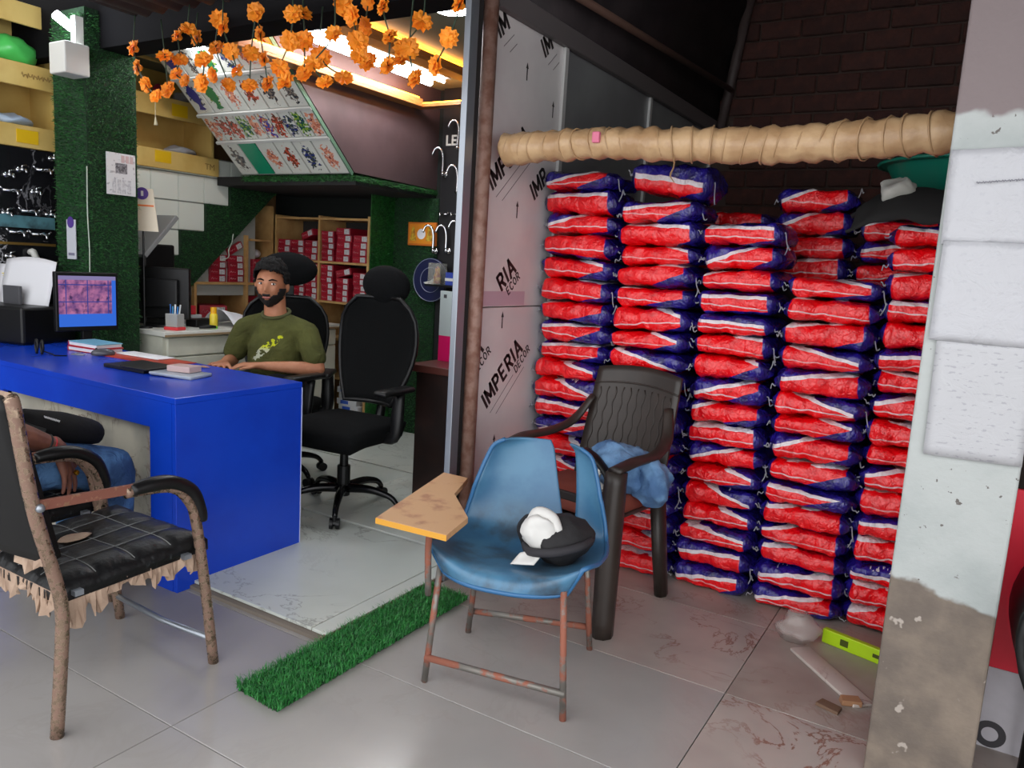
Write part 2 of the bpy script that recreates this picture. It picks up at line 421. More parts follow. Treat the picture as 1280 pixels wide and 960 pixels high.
# raised inner floor of the shop
rf = struct('floor_raised', box(nb(), -4.85, -1.835, 1.85, 4.62, -.012, .014), M('screed', (120, 110, 100), .9), 'raised inner floor of glossy white marble tiles')
T_WHITE = vein_mat('white_marble_tile', (206, 210, 202), (150, 150, 144), 2.2, .012, .16, (194, 199, 192), .7)
RM = tile_me(T_WHITE, 1.0, .9, 'marble_tile')
for i in range(3):
    for j in range(3): place('marble_tile', RM, rf, (-1.9-(i+1)*1.0, 1.87+j*.92, .028))
for j in range(3):
    place('edge_tile', tile_me(T_WHITE, .075, .9, 'edge_tile'), rf, (-1.898, 1.87+j*.92, .0275))
obj('edge_trim', box(nb(), -1.836, -1.822, 1.85, 2.6, -.01, .022), M('brown_edge', (118, 96, 80), .8, c2=(150, 132, 116), sc=14), rf)

# ------------------------------------------------------------------ walls of the store room
brick_m = M('dark_brick', (74, 40, 32), .9, c2=(56, 32, 28), sc=9, vary=.2, bump=.6, bsc=50)
wb = struct('wall_back', box(nb(), -1.9, 2.4, 5.72, 5.9, 0, 3.6), M('dark_mortar', (66, 52, 46), .95, bump=.5, bsc=40), 'dark unplastered brick wall behind the bags')
bl, bh = .275, .125
BR = [tomesh('brick', wob(box(nb(), .006, bl-.006, -.022, .01, .007, bh-.007, .006, seg=1), .004, 9, k), brick_m, False) for k in range(4)]
for r in range(11, 28):
    for c in range(-1, 10):
        x = -1.84+c*bl+(bl/2 if r % 2 else 0)
        if x < -1.9 or x > .6: continue
        place('brick', BR[RN.randrange(4)], wb, (x, 5.72-RN.random()*.006, r*bh))
struct('shade_wall_right', box(nb(), .64, .76, 1.9, 5.9, 0, 3.6), M('grey_plaster', (150, 146, 140), .9), 'unseen grey side wall set close to shade the bags')  # unseen wall, brought close and forward to shade the right-hand bags
# unseen roof sheet over the whole place, added to block light
def corr(x0, x1, y0, y1, z0, z1, pitch, amp, along='y'):
    bm = nb(); L = (x1-x0) if along == 'y' else (y1-y0); n = max(8, int(L/pitch*8))
    def f(u, v):
        h = amp*math.sin(u*n*2*PI/8)
        return V((x0+(x1-x0)*u, y0+(y1-y0)*v, z0+(z1-z0)*v+h)) if along == 'y' else V((x0+(x1-x0)*v, y0+(y1-y0)*u, z0+(z1-z0)*v+h))
    return sheet(bm, n, 2, f)
SHEET = M('dull_metal_sheet', (92, 84, 84), .55, .4, c2=(66, 60, 62), sc=4)
DARKSHEET = M('dark_metal_sheet', (58, 50, 52), .6, .3, c2=(42, 36, 38), sc=3)
struct('ceiling', corr(-5.2, 2.4, -.2, 5.9, 3.62, 3.6, .16, .02), DARKSHEET, 'unseen corrugated metal roof added to block light', smooth=True, solid=.004)
struct('roof_canopy', corr(-3.76, 2.2, 1.0, 2.44, 2.475, 2.46, .12, .012), SHEET, 'low corrugated metal sheet over the shop front', smooth=True, solid=.004)
# corrugated sheet rising from the partition, ribs running away from the camera
bm = nb(); n = 40
def _lean(u, v):
    a = u*1.15; off = .012*math.sin(u*n*2*PI/8)
    return V((-1.83+a*.22+off, 2.72+v*3.0, 2.43+a+v*.03))
struct('wall_sheet', sheet(bm, n, 2, _lean), DARKSHEET, 'dark corrugated sheet above the partition', smooth=True, solid=.004)
obj('corner_pipe', tube(nb(), [(-1.80, 5.66, 2.2), (-1.62, 5.62, 3.4)], .035, 10), M('dark_pipe', (70, 58, 56), .6), wb, smooth=True)
struct('trim_1', tube(nb(), [(-1.78, 2.6, 2.56), (-1.70, 5.6, 2.66)], .02, 8), M('brown_pipe', (96, 70, 60), .6), 'thin brown pipe along the roof sheet', smooth=True)

# ------------------------------------------------------------------ printed partition
part = struct('wall_partition', box(nb(), -1.87, -1.84, 2.7, 5.7, .0, 2.42), M('partition_core', (110, 108, 108), .7), 'grey partition of protective-film panels printed in black')
PANEL = M('film_panel', (214, 210, 208), .32, c2=(202, 196, 196), sc=2.2)
PANELD = M('dull_film_panel', (120, 122, 122), .4, c2=(108, 108, 110), sc=2)
def pan(y0, y1, z0, z1, mm): return obj('panel', box(nb(), -1.841, -1.82, y0, y1, z0, z1, .002, seg=1), mm, part)
pan(2.7, 3.325, .005, 1.163, PANEL); pan(2.7, 3.325, 1.168, 2.37, PANEL)
pan(3.362, 4.40, .005, 2.37, PANELD); pan(4.44, 5.58, .005, 2.37, PANELD)
ALU = M('bright_aluminium', (210, 210, 208), .35, .4)
for y0 in (3.326, 4.401, 5.60): obj('seam_strip', box(nb(), -1.842, -1.806, y0, y0+.03, .005, 2.4), ALU, part)
obj('top_rail', box(nb(), -1.87, -1.79, 2.66, 5.66, 2.37, 2.46, .006), M('grey_rail', (104, 98, 98), .5, .3), part)
obj('film_band', box(nb(), -1.8205, -1.8192, 2.72, 3.1, 1.172, 1.235), M('pinkish_film', (186, 164, 176), .3), part)
INK = M('black_print', (34, 28, 28), .55)
ca, sa = math.cos(math.radians(41)), math.sin(math.radians(41))
GLY = {'I': [[(0, 0), (0, 1)]], 'M': [[(0, 0), (0, 1)], [(0, .95), (.32, .25), (.64, .95)], [(.64, 1), (.64, 0)]], 'P': [[(0, 0), (0, 1)], [(0, .93), (.3, .93), (.44, .82), (.44, .6), (.3, .47), (0, .47)]],
       'E': [[(0, 0), (0, 1)], [(0, .93), (.46, .93)], [(0, .5), (.4, .5)], [(0, .07), (.46, .07)]], 'R': [[(0, 0), (0, 1)], [(0, .93), (.3, .93), (.44, .82), (.44, .6), (.3, .47), (0, .47)], [(.22, .47), (.48, 0)]],
       'A': [[(0, 0), (.29, 1), (.58, 0)], [(.12, .3), (.46, .3)]], 'D': [[(0, 0), (0, 1)], [(0, .93), (.28, .93), (.5, .72), (.5, .28), (.28, .07), (0, .07)]],
       'C': [[(.5, .78), (.38, .93), (.15, .93), (0, .7), (0, .3), (.15, .07), (.38, .07), (.5, .22)]], 'O': [[(.28, .93), (.08, .78), (0, .5), (.08, .22), (.28, .07), (.48, .22), (.56, .5), (.48, .78), (.28, .93)]]}
def stroke_mesh(s, size, th, sp, mtx):
    bm = nb(); x = 0.
    for ch in s:
        wmax = 0
        for pl in GLY[ch]:
            for (a, b) in zip(pl, pl[1:]):
                A, B_ = V((x+a[0], a[1], 0)), V((x+b[0], b[1], 0)); d = (B_-A).normalized(); n = V((-d.y, d.x, 0))*th/2; e = d*th*(.0 if len(pl) == 2 else .28)
                bm.faces.new([bm.verts.new(q*size) for q in (A-e-n, B_+e-n, B_+e+n, A-e+n)])
            wmax = max(wmax, max(p[0] for p in pl))
        x += wmax+sp
    bm.transform(mtx); return bm
def pr(s, y, z, size, bold, off=(0, 0), sp=1.):
    p = (-1.8192, y+off[0]*ca+off[1]*sa, z+off[0]*sa-off[1]*ca)
    obj('lettering', stroke_mesh(s, size, .2 if size > .05 else .17, .30, frame_m(p, (0, ca, sa), (0, -sa, ca))), INK, part)
def mark(y, z, s='IMPERIA', d='DECOR', doff=.265, line=True, L=.47):
    pr(s, y, z, .083, 0)
    if d: pr(d, y, z, .041, 0, (doff, .05))
    if line:
        for (o1, a0, a1) in ((.035, 0, .24), (.075, .03, .33)):
            bm = nb(); box(bm, a0, min(a1, L), -.0015, .0015, -.0003, .0003)
            bm.transform(frame_m((-1.8192, y+o1*sa, z-o1*ca), (0, ca, sa), (0, -sa, ca))); obj('print_line', bm, M('thin_print', (108, 100, 100), .6), part)
mark(2.835, .718); mark(2.72, .93, 'IA', 'ECOR', -.005, False); mark(2.789, 1.66)
mark(2.905, 1.235, 'RIA', 'ECOR', .03, False); mark(2.787, 2.268, 'IM', None, 0, True, .1); mark(3.164, 2.285, 'IM', None, 0, True, .1)
mark(3.144, 1.655, 'IMP', None, 0, False)
for (y, z) in ((2.99, 1.56), (3.007, 2.15), (2.918, 1.07), (3.258, 2.04), (2.905, .51)):
    bm = nb(); prism(bm, [(y-.004, z), (y+.004, z), (y+.004, z+.05), (y+.011, z+.05), (y, z+.075), (y-.011, z+.05), (y-.004, z+.05)], -1.8195, -1.8190, 'x'); obj('arrow_print', bm, INK, part)
struct('trim_2', box(nb(), -1.834, -1.805, 2.545, 2.60, .0, 2.9, .003), STEEL, 'flat grey steel post at the end of the partition')
struct('trim_3', box(nb(), -1.834, -1.822, 2.60, 2.70, .0, 2.42), M('dark_gap_filler', (40, 36, 36), .8), 'added dark filler standing in for the dark gap behind the rusty rod')  # added filler, its dark colour stands in for the shaded gap
rod = obj('support_rod', tube(nb(), [(-1.80, 2.665, .0), (-1.80, 2.675, 2.44)], .031, 14), M('rusty_pink_steel', (150, 118, 106), .6, .2, c2=(126, 88, 74), sc=22, bump=.3), smooth=True)
tag(rod, 'rusty round steel rod standing against the grey post', 'rod')

# wrapped pole across the bag stacks
bm = nb(); pts = []; rs = []
for i in range(70):
    u = i/69; p = V((-1.76+1.64*u, 2.75-.03*u, 1.815+.012*math.sin(u*7)))
    pts.append(p); rs.append((.055+.008*u)*(1+.08*math.sin(i*2.1)+.07*noise.noise(V((i*.45, 0, 3)))) * (1.12 if i < 6 else 1) * (.6 if i == 0 else 1))
tube(bm, pts, rs, 16); wob(bm, .008, 17, 3)
wp = obj('wrapped_pole', bm, M('brown_packing_tape', (196, 162, 122), .38, c2=(172, 136, 98), sc=9, bump=.5, bsc=22), smooth=True)
tag(wp, 'horizontal pole wrapped in crumpled brown tape in front of the bags', 'pole')
for u in [k/26 for k in range(1, 26)]:
    i = int(u*69); ring = []
    for k in range(14):
        a = 2*PI*k/14; ring.append(pts[i]+V((.028*math.sin(a*1+u*9)*.6, math.cos(a)*rs[i]*1.01, math.sin(a)*rs[i]*1.01)))
    obj('tape_fold', tube(nb(), ring, .0035, 5, closed=True), M('tape_edge', (176, 142, 104), .4), wp, smooth=True)
obj('pink_mark', box(nb(), -1.32, -1.29, 2.672, 2.69, 1.82, 1.86, .004), M('pink_ink', (214, 110, 140), .5), wp)
obj('loose_end', tube(nb(), cr([(-1.0, 2.69, 1.77), (-.995, 2.685, 1.73), (-1.005, 2.685, 1.70), (-.99, 2.69, 1.675)]), [.004, .006, .007, .004], 6, flat=.3), M('tape_edge', (176, 142, 104), .4), wp)

# ------------------------------------------------------------------ right column with papers
col = struct('column', box(nb(), -.118, .135, 2.25, 2.5, 0, 2.6, .006), column_mat(), 'plastered concrete column, white above and bare grey below')
def paper_sheet(x0, x1, z0, z1, mm, seed, tilt=0., y=2.246):
    bm = nb()
    def f(u, v): 
        p = V((x0+(x1-x0)*u, 0, z0+(z1-z0)*v)); c = V(((x0+x1)/2, 0, (z0+z1)/2)); d = p-c
        return V((c.x+d.x*math.cos(tilt)-d.z*math.sin(tilt), y-.003*(1+noise.noise(V((u*3, v*4, seed)))), c.z+d.x*math.sin(tilt)+d.z*math.cos(tilt)))
    sheet(bm, 10, 12, f); return bm
P1 = paper_mat('printed_paper'); P2 = paper_mat('pale_paper', (174, 174, 178), (140, 140, 150), 90, .15, .7)
def col_paper(x0, x1, z0, z1, mm, seed, label, tilt=0., y=2.246):
    c = V(((x0+x1)/2, y, (z0+z1)/2)); bm = paper_sheet(x0, x1, z0, z1, mm, seed, tilt, y); bm.transform(Matrix.Translation(-c))
    return tag(obj('paper_sheet', bm, mm, None, True, loc=c, solid=.0012), label, 'paper', 'papers taped to the column')
a = col_paper(-.112, .13, 1.47, 1.70, P2, 1, 'white paper with a handwritten line, highest sheet on the column', .02)
obj('handwriting', tube(nb(), [(-.06+.0016*k, -.0085, .032+.003*math.sin(k*1.9)*math.sin(k*.37+1)+.00012*k) for k in range(75)], .0011, 4), M('pencil', (120, 120, 128), .7), a)
col_paper(-.105, .128, 1.225, 1.475, P2, 2, 'crumpled blank white paper in shiny film, middle sheet on the column', -.01, 2.243)
col_paper(-.085, .132, .93, 1.235, P1, 3, 'white paper covered in lines of print, lowest sheet on the column', .02, 2.245)

# board beside the column and the black chair back
bd = thing('display_board', 'red and white printed board leaning behind the column', 'board', (0, 0, 0))
bm = nb(); box(bm, .06, .60, 2.60, 2.615, .255, .80); obj('red_panel', bm, M('red_print', (236, 22, 56), .4), bd)
bm = nb(); box(bm, .06, .60, 2.60, 2.615, .0, .254); obj('white_panel', bm, M('white_print', (206, 202, 208), .4, c2=(190, 186, 192), sc=5), bd)
bm = nb(); sheet(bm, 28, 1, lambda u, v: V((.185+(.022+.02*v)*math.cos(2*PI*u), 2.5985, .045+(.022+.02*v)*math.sin(2*PI*u)))); obj('ring_print', bm, M('dark_grey_print', (62, 60, 64), .5), bd)
bc = thing('folding_chair', 'black plastic chair in front of the red and white board', 'chair', (.32, 2.36, 0))
bm = nb(); sheet(bm, 10, 10, lambda u, v: V((-.10+.05*(2*v-1)**2-.035*math.sin(PI*v), -.2+.4*u, .30+.42*v+.02*math.cos(u*PI)))); obj('backrest', bm, BLACKP, bc, True, solid=.02)
bm = nb(); box(bm, -.08, .3, -.19, .19, .40, .43, .01); obj('seat', bm, BLACKP, bc)
for (x, y) in ((-.05, -.17), (-.05, .17), (.27, -.17), (.27, .17)): obj('leg', tube(nb(), [(x, y, 0), (x*.9, y*.95, .41)], .013, 8), BLACKP, bc, smooth=True)

# ------------------------------------------------------------------ bags
BAGM = bag_mat(); TIE = M('clear_string', (176, 174, 180), .3, alpha=.8)
def bag_mesh(seed, L=.19, D=.15, H=.045):
    bm = nb(); nu, na = 30, 26; rings = []
    for i in range(nu+1):
        u = -1+2*i/nu; a = abs(u)
        e = (1. if a < .76 else max(0., 1-((a-.76)/.24)**1.5*.72))*(.92+.22*noise.noise(V((u*1.9, seed*3., 0)))+.13*u*math.sin(seed*2.4))
        d = 1. if a < .74 else 1-((a-.74)/.26)**2*.32
        ring = []
        for k in range(na):
            t = 2*PI*k/na; c, s = math.cos(t), math.sin(t)
            y = -D*d*abs(c)**.42*(1 if c > 0 else -1); z = H*e*abs(s)**.46*(1 if s > 0 else -1)
            p = V((u*L*1.04, y, z)); n = nvec(p*16+V((seed*5.1, 0, 0)))*.012+nvec(p*34+V((0, seed*3.3, 0)))*.009
            if a > .85: p.z += .016*noise.noise(V((y*14, seed*2., u)))
            ring.append(bm.verts.new(p+V((n.x, n.y, n.z*.55))))
        rings.append(ring)
    for A, B_ in zip(rings, rings[1:]):
        for k in range(na): bm.faces.new((A[k], A[(k+1) % na], B_[(k+1) % na], B_[k]))
    bm.faces.new(rings[0]); bm.faces.new(rings[-1])
    return tomesh('cement_bag', bm, BAGM, True)
BAGS = [bag_mesh(k) for k in range(9)]; BH = [max(v.co.z for v in m.vertices)-min(v.co.z for v in m.vertices) for m in BAGS]; BW = [max(v.co.x for v in m.vertices)-min(v.co.x for v in m.vertices) for m in BAGS]
def tie_mesh(seed):
    r = random.Random(seed); bm = nb(); sgn = 1 if seed % 2 else -1
    p = [V((sgn*.185, -.11, 0))]
    for k in range(5): p.append(p[-1]+V((sgn*(.003+.005*r.random()), -.006+.012*r.random(), r.uniform(-.02, .02))))
    tube(bm, cr(p, 3), .0026, 4)
    return tomesh('tie_string', bm, TIE, True)
TIES = [tie_mesh(k) for k in range(10)]
def bag(x, y, z, h, wd, k, label, group, tip=0., yaw=0., blue=0.):
    o = place('cement_bag', BAGS[k % 9], None, (x, y, z), (RN.uniform(-.012, .012), tip, yaw))
    o.scale = (wd*1.03/BW[k % 9], 1, h*1.12/BH[k % 9])
    tag(o, label, 'bag', group)
    o['tilt'] = RN.choice([-1, 1, 1])*RN.uniform(.05, 1.3); o['offset'] = RN.choice([.6, .8, .95, 1.1, .35])-blue; o['tilt2'] = RN.uniform(-.35, .35)
    o['line'] = RN.choice([0., 1., 1., .6]); o['tilt3'] = RN.uniform(-.3, 1.7); o['offset3'] = RN.uniform(-1.45, -.6); o['print'] = RN.choice([0., 0., 1.])
    place('tie_string', TIES[(k*2) % 10], o); place('tie_string', TIES[(k*2+1) % 10], o)
    return o
YB = 3.34
stacks = [  # centre x, width, number, top z, name
    (-1.61, .385, 19, 1.79, 'stack touching the printed partition'),
    (-1.225, .385, 18, 1.665, 'second stack from the printed partition'),
    (-.862, .345, 17, 1.575, 'third stack from the printed partition'),
    (-.505, .365, 15, 1.375, 'fourth stack from the printed partition'),
    (-.155, .345, 17, 1.59, 'stack behind the white column')]
kk = 0
for si, (cx, wd, n, top, nm) in enumerate(stacks):
    h = top/n; z = 0.
    hs = [h*RN.uniform(.86, 1.14) for _ in range(n)]; sc = top/sum(hs); hs = [q*sc for q in hs]
    lean = 0.; tip = .035 if si in (2, 3) else 0.
    for i in range(n):
        lean += RN.uniform(-.006, .006); idx = n-1-i
        pos = ('topmost' if idx == 0 else ORD[idx]+' from the top')
        tip += RN.uniform(-.014, .014)-(.006 if si == 1 and n-8 < i < n-2 else 0)-.08*tip
        bag(cx+lean*.5, YB+RN.uniform(-.022, .02)+(.03 if si == 4 else 0), z+hs[i]/2, hs[i], wd*RN.uniform(.985, 1.01), kk,
            'glossy red and blue bag, %s, %s' % (pos, nm), 'stacked red and blue bags', tip, RN.uniform(-.03, .03), .6 if RN.random() < .16 else 0.)
        z += hs[i]; kk += 1
tb = bag(-1.20, YB-.01, 1.748, .14, .375, 3, 'bulging mostly blue bag lying tilted on the second stack', 'stacked red and blue bags', .10, .08, 1.0)
plinth = struct('wall_plinth', box(nb(), -1.2, .45, 3.56, 4.0, 0, 1.36), M('dark_block', (60, 50, 46), .9), 'dark block platform behind the bag stacks')
for (cx, zs, nm) in ((-1.03, (1.41, 1.51, 1.61), 'left'), (-.68, (1.41, 1.51, 1.61, 1.71), 'mid'), (-.325, (1.405, 1.497, 1.589, 1.681), 'right'), (.03, (1.405, 1.497, 1.589, 1.681), 'far')):
    for i, z in enumerate(zs):
        idx = len(zs)-1-i
        where = {'left': 'rear stack nearest the printed partition', 'mid': 'rear stack behind the gap between stacks', 'right': 'rear stack beside the black cloth', 'far': 'rear stack under the green basin'}[nm]
        bag(cx+RN.uniform(-.003, .003), 3.76, z, zs[1]-zs[0], .345, kk, 'dim red and blue bag, %s, %s' % ('topmost' if idx == 0 else ORD[idx]+' from top', where), 'bags in the rear row', RN.uniform(-.012, .012), RN.uniform(-.03, .03), 0.)
        kk += 1
# things lying on the bags
bs = thing('basin', 'green plastic basin on top of the rear bags', 'basin', (-.14, 3.66, 1.731))
prof = [(0, .0), (.20, .0), (.225, .02), (.275, .115), (.305, .12), (.305, .127), (.27, .125), (.215, .025), (.19, .012), (0, .012)]
obj('bowl', lathe(nb(), prof, 36), M('green_plastic', (14, 112, 92), .35), bs, auto=50)
obj('rim', tube(nb(), [(.306*math.cos(2*PI*k/36), .306*math.sin(2*PI*k/36), .122) for k in range(36)], .008, 6, closed=True), M('green_plastic', (14, 112, 92), .35), bs, smooth=True)
cl = thing('cloth_bundle', 'black cloth with white lining draped over the right bag stack', 'cloth', (-.265, 3.22, 1.585))
bm = nb(); sheet(bm, 16, 14, lambda u, v: V((-.20+.40*u+.02*math.sin(v*5), -.12+.24*v, .10*math.sin(PI*u)**.7*(.5+.5*math.sin(PI*v))+.035*noise.noise(V((u*4, v*4, 2)))+.03-.10*(v < .35)*(0.35-v)*2))); obj('black_cloth', bm, M('black_cloth', (26, 25, 25), .9), cl, True, solid=.01)
bm = nb(); ell(bm, (-.05, -.03, .125), (.062, .05, .036), (0, .3, 0), 26, 18); wob(bm, .03, 17, 5); wob(bm, .008, 45, 2); obj('white_lining', bm, M('grey_white_cloth', (196, 196, 188), .85), cl, True)

# ------------------------------------------------------------------ shop shell
MARB = vein_mat('black_marble', (20, 20, 23), (176, 176, 180), 2.4, .012, .15, (28, 28, 31), 1.)
wl = struct('wall_left', box(nb(), -5.0, -4.86, -1.0, 3.1, 0, 1.855), MARB, 'black veined marble wall hung with taps')
ws = struct('wall_stairwell', box(nb(), -5.35, -5.2, 1.2, 4.7, 0, 2.7), M('tan_plaster', (150, 116, 78), .8), 'tan wall behind the staircase')
struct('wall_shop', box(nb(), -5.3, -1.9, 4.62, 4.75, 0, 2.7), M('black_turf_wall', (14, 20, 18), .9), 'dark rear wall of the shop')
struct('ceiling_shop', box(nb(), -5.3, -1.9, 2.74, 4.7, 2.56, 2.62), M('pale_ceiling', (124, 130, 112), .8), 'pale false ceiling of the shop')
struct('lintel', box(nb(), -5.3, -1.9, 2.56, 2.74, 2.385, 2.9), M('black_beam', (17, 16, 18), .9, spec=.1), 'black beam above the shop opening')
# white wall tiles above the stair
wt_m = M('white_wall_tile', (226, 232, 222), .25)
stair_tiles = struct('wall_tiles', box(nb(), -4.93, -4.90, 3.0, 4.15, 1.0, 1.99), M('tile_grout', (150, 152, 146), .8), 'white tiled wall rising in steps along the stair')
for (z0, z1, y1) in ((1.105, 1.28, 3.26), (1.285, 1.46, 3.47), (1.465, 1.66, 3.68), (1.665, 1.85, 3.89), (1.855, 1.985, 4.12)):
    y = y1
    while y > 3.02:
        y0 = max(3.0, y-.21); obj('wall_tile', box(nb(), -4.902, -4.886, y0+.002, y-.002, z0, z1-.004, .002, seg=1), wt_m, stair_tiles); y = y0
poly = [(3.0, 1.1), (3.26, 1.1), (3.26, 1.28), (3.47, 1.28), (3.47, 1.46), (3.68, 1.46), (3.68, 1.66), (3.89, 1.66), (3.89, 1.85), (4.32, 1.85), (4.32, 1.80), (3.42, .94), (3.1, .64), (3.0, .64)]
strg = struct('stair_stringer', prism(nb(), poly, -4.90, -4.862, 'x'), TURFB, 'stepped side of the stair covered in green turf')
def in_poly(y, z):
    c = False; j = len(poly)-1
    for i in range(len(poly)):
        if (poly[i][1] > z) != (poly[j][1] > z) and y < (poly[j][0]-poly[i][0])*(z-poly[i][1])/(poly[j][1]-poly[i][1])+poly[i][0]: c = not c
        j = i
    return c
obj('turf', grass(nb(), (-4.863, 3.0, .64), (0, 1, 0), (0, 0, 1), 1.32, 1.22, 15000, .020, .0016, .9, 3, lambda a, b: in_poly(3.0+a, .64+b)), GRASS, strg, kind='stuff')
obj('crack_mark', tube(nb(), cr([(-4.846, 3.90, 1.46), (-4.846, 3.89, 1.40), (-4.846, 3.86, 1.34), (-4.846, 3.86, 1.29), (-4.846, 3.80, 1.26)], 4), .004, 5), M('pale_thread', (178, 190, 176), .7), strg)
# upper flight: brown side, landing with dark underside
poly2 = [(3.045, 2.56), (3.755, 1.876), (4.62, 1.862), (4.62, 2.56)]
fl = struct('stair_flight', prism(nb(), poly2, -4.575, -3.51, 'x'), M('brown_panel', (84, 66, 68), .5, c2=(72, 56, 58), sc=3), 'brown boxed upper stair flight above the shop')
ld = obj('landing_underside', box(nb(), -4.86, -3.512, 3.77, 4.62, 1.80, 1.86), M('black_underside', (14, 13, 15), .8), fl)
obj('turf_fringe', grass(nb(), (-4.575, 3.768, 1.825), (1, 0, 0), (0, 0, 1), 1.065, .04, 1500, .026, .0016, 1., 5), GRASS, fl, kind='stuff')
obj('turf_fringe', grass(nb(), (-3.511, 3.757, 1.825), (0, 1, 0), (0, 0, 1), .86, .032, 1100, .026, .0016, 1., 6), GRASS, fl, kind='stuff')
# turf pillar
pil = struct('turf_pillar', box(nb(), -4.6, -4.28, 2.48, 2.77, 0, 2.58), TURFB, 'square pillar covered in green artificial turf')
obj('turf', grass(nb(), (-4.6, 2.481, .75), (1, 0, 0), (0, 0, 1), .32, 1.8, 7000, .020, .0016, .9, 7), GRASS, pil, kind='stuff')
obj('turf', grass(nb(), (-4.281, 2.48, .75), (0, 1, 0), (0, 0, 1), .29, 1.8, 7000, .020, .0016, .9, 8), GRASS, pil, kind='stuff')
obj('seam_thread', tube(nb(), cr([(-4.268, 2.468, 1.75), (-4.27, 2.466, 1.5), (-4.266, 2.47, 1.3), (-4.27, 2.468, 1.0)], 4), .003, 5), M('pale_thread', (178, 190, 176), .7), pil)
tw = struct('turf_wall', box(nb(), -3.87, -3.455, 4.58, 4.62, .03, 1.80), TURFB, 'dark green turf strip on the rear wall')
obj('turf', grass(nb(), (-3.87, 4.579, .03), (1, 0, 0), (0, 0, 1), .415, 1.77, 6500, .02, .0016, .9, 9), GRASS, tw, kind='stuff')
bp = struct('black_panel', box(nb(), -3.45, -1.92, 4.585, 4.62, .03, 2.56), M('black_board', (21, 20, 23), .5), 'black board on the rear wall with taps')
letters('LEI', .10, WHITE, 'lettering', bp, frame_m((-3.42, 4.583, 2.17), (1, 0, 0), (0, 0, 1)), .002, .002)

# ceiling coves and lamps
WARM = M('warm_led', (255, 190, 60), .5, emit=(255, 156, 30), es=COVE)
TRIM = M('cove_wood', (170, 112, 60), .4)
for (x, y0, y1, z, nm) in ((-3.50, 2.76, 4.28, 2.375, 'light cove along the brown stair flight'), (-2.98, 2.76, 4.3, 2.475, 'light cove beside the long tube lamp')):
    c = thing('light_cove', 'warm glowing wooden '+nm, 'light cove', (0, 0, 0), 0, 'ceiling coves')
    obj('ledge', box(nb(), x, x+.10, y0, y1, z, z+.02, .003, seg=1), TRIM, c)
    obj('lip', box(nb(), x+.085, x+.10, y0, y1, z+.019, z+.05), TRIM, c)
    obj('led_strip', box(nb(), x+.03, x+.085, y0+.02, y1-.02, z+.04, z+.062), WARM, c)
c = thing('light_cove', 'short warm glowing wooden light cove at the rear of the shop', 'light cove', (0, 0, 0), 0, 'ceiling coves')
obj('ledge', box(nb(), -3.5, -3.1, 4.30, 4.38, 2.38, 2.40), TRIM, c); obj('led_strip', box(nb(), -3.48, -3.12, 4.32, 4.35, 2.401, 2.412), WARM, c)
TUBEM = M('tube_glow', (255, 255, 255), .5, emit=(245, 250, 255), es=TUBE)
for (x, y0, y1, nm) in ((-3.28, 2.95, 4.22, 'long'), (-3.17, 3.05, 4.22, 'slimmer')):
    t = thing('tube_lamp', nm+' white tube lamp under the shop ceiling', 'lamp', (0, 0, 0), 0, 'tube lamps')
    r = .022 if nm == 'long' else .011
    obj('housing', box(nb(), x-.048, x+.048, y0, y1, 2.522, 2.56, .004), M('fixture_grey', (130, 132, 132), .6), t)
    obj('tube', tube(nb(), [(x, y0+.02, 2.505), (x, y1-.02, 2.505)], r, 12), TUBEM, t, smooth=True)
SPOTM = M('spot_glow', (255, 255, 255), .5, emit=(250, 252, 255), es=SPOT)
for (x, y, nm) in ((-4.11, 3.0, 'beside the tile display'), (-2.26, 3.03, 'beside the grey post')):
    s = thing('ceiling_lamp', 'round black ceiling lamp with glowing white disc '+nm, 'lamp', (x, y, 2.56), 0, 'round ceiling lamps')
    obj('housing', lathe(nb(), [(0, 0), (.105, 0), (.105, -.055), (.09, -.06), (0, -.055)], 28), BLACKP, s, auto=40)
    obj('glow_disc', lathe(nb(), [(0, -.058), (.086, -.058), (.080, -.066), (0, -.068)], 28), SPOTM, s, smooth=True)
# lamp on the pillar
lb = thing('pillar_lamp', 'white box lamp with a bright tube on the turf pillar', 'lamp', (-4.30, 2.40, 2.30))
obj('box', box(nb(), -.075, .075, -.06, .075, -.09, .07, .008), WHITE, lb)
obj('bracket', box(nb(), -.02, .02, .03, .075, .07, .22), WHITE, lb)
obj('tube', tube(nb(), [(.0, -.06, .20), (-.01, .03, .16)], .024, 10), M('lamp_glow', (255, 255, 255), .5, emit=(235, 245, 255), es=FRONT), lb, smooth=True)

# ------------------------------------------------------------------ tile display board on the sloping soffit
db = thing('tile_display', 'sloping display of decorated tile samples under the stair', 'display board', (0, 0, 0))
s0 = V((0, 3.755, 1.876)); sd = V((0, 3.045-3.755, 2.56-1.876)); slen = sd.length; sd.normalize(); sn = V((0, -sd.z, sd.y)); sn = -sn if sn.z > 0 else sn
def onsoff(x, l, d): return V((x, s0.y, s0.z))+sd*l+sn*d
fm = frame_m((0, 0, 0), (1, 0, 0), sd)
def soff_box(name, x0, x1, l0, l1, d0, d1, mm, parent=db):
    cx, cl = (x0+x1)/2, (l0+l1)/2
    me = tomesh(name, box(nb(), -(x1-x0)/2, (x1-x0)/2, -(l1-l0)/2, (l1-l0)/2, d0, d1, .0015, seg=1), mm, False)
    o = place(name, me, parent); p = onsoff(cx, cl, 0); f = fm.copy()
    f.translation = p; o.matrix_local = f; return o
sgn = 1 if (fm.to_3x3() @ V((0, 0, 1))).dot(sn) > 0 else -1
def D(a, b): return (a, b) if sgn > 0 else (-b, -a)
soff_box('backing', -4.56, -3.515, 0, .98, *D(.002, .012), M('display_backing', (150, 152, 148), .5))
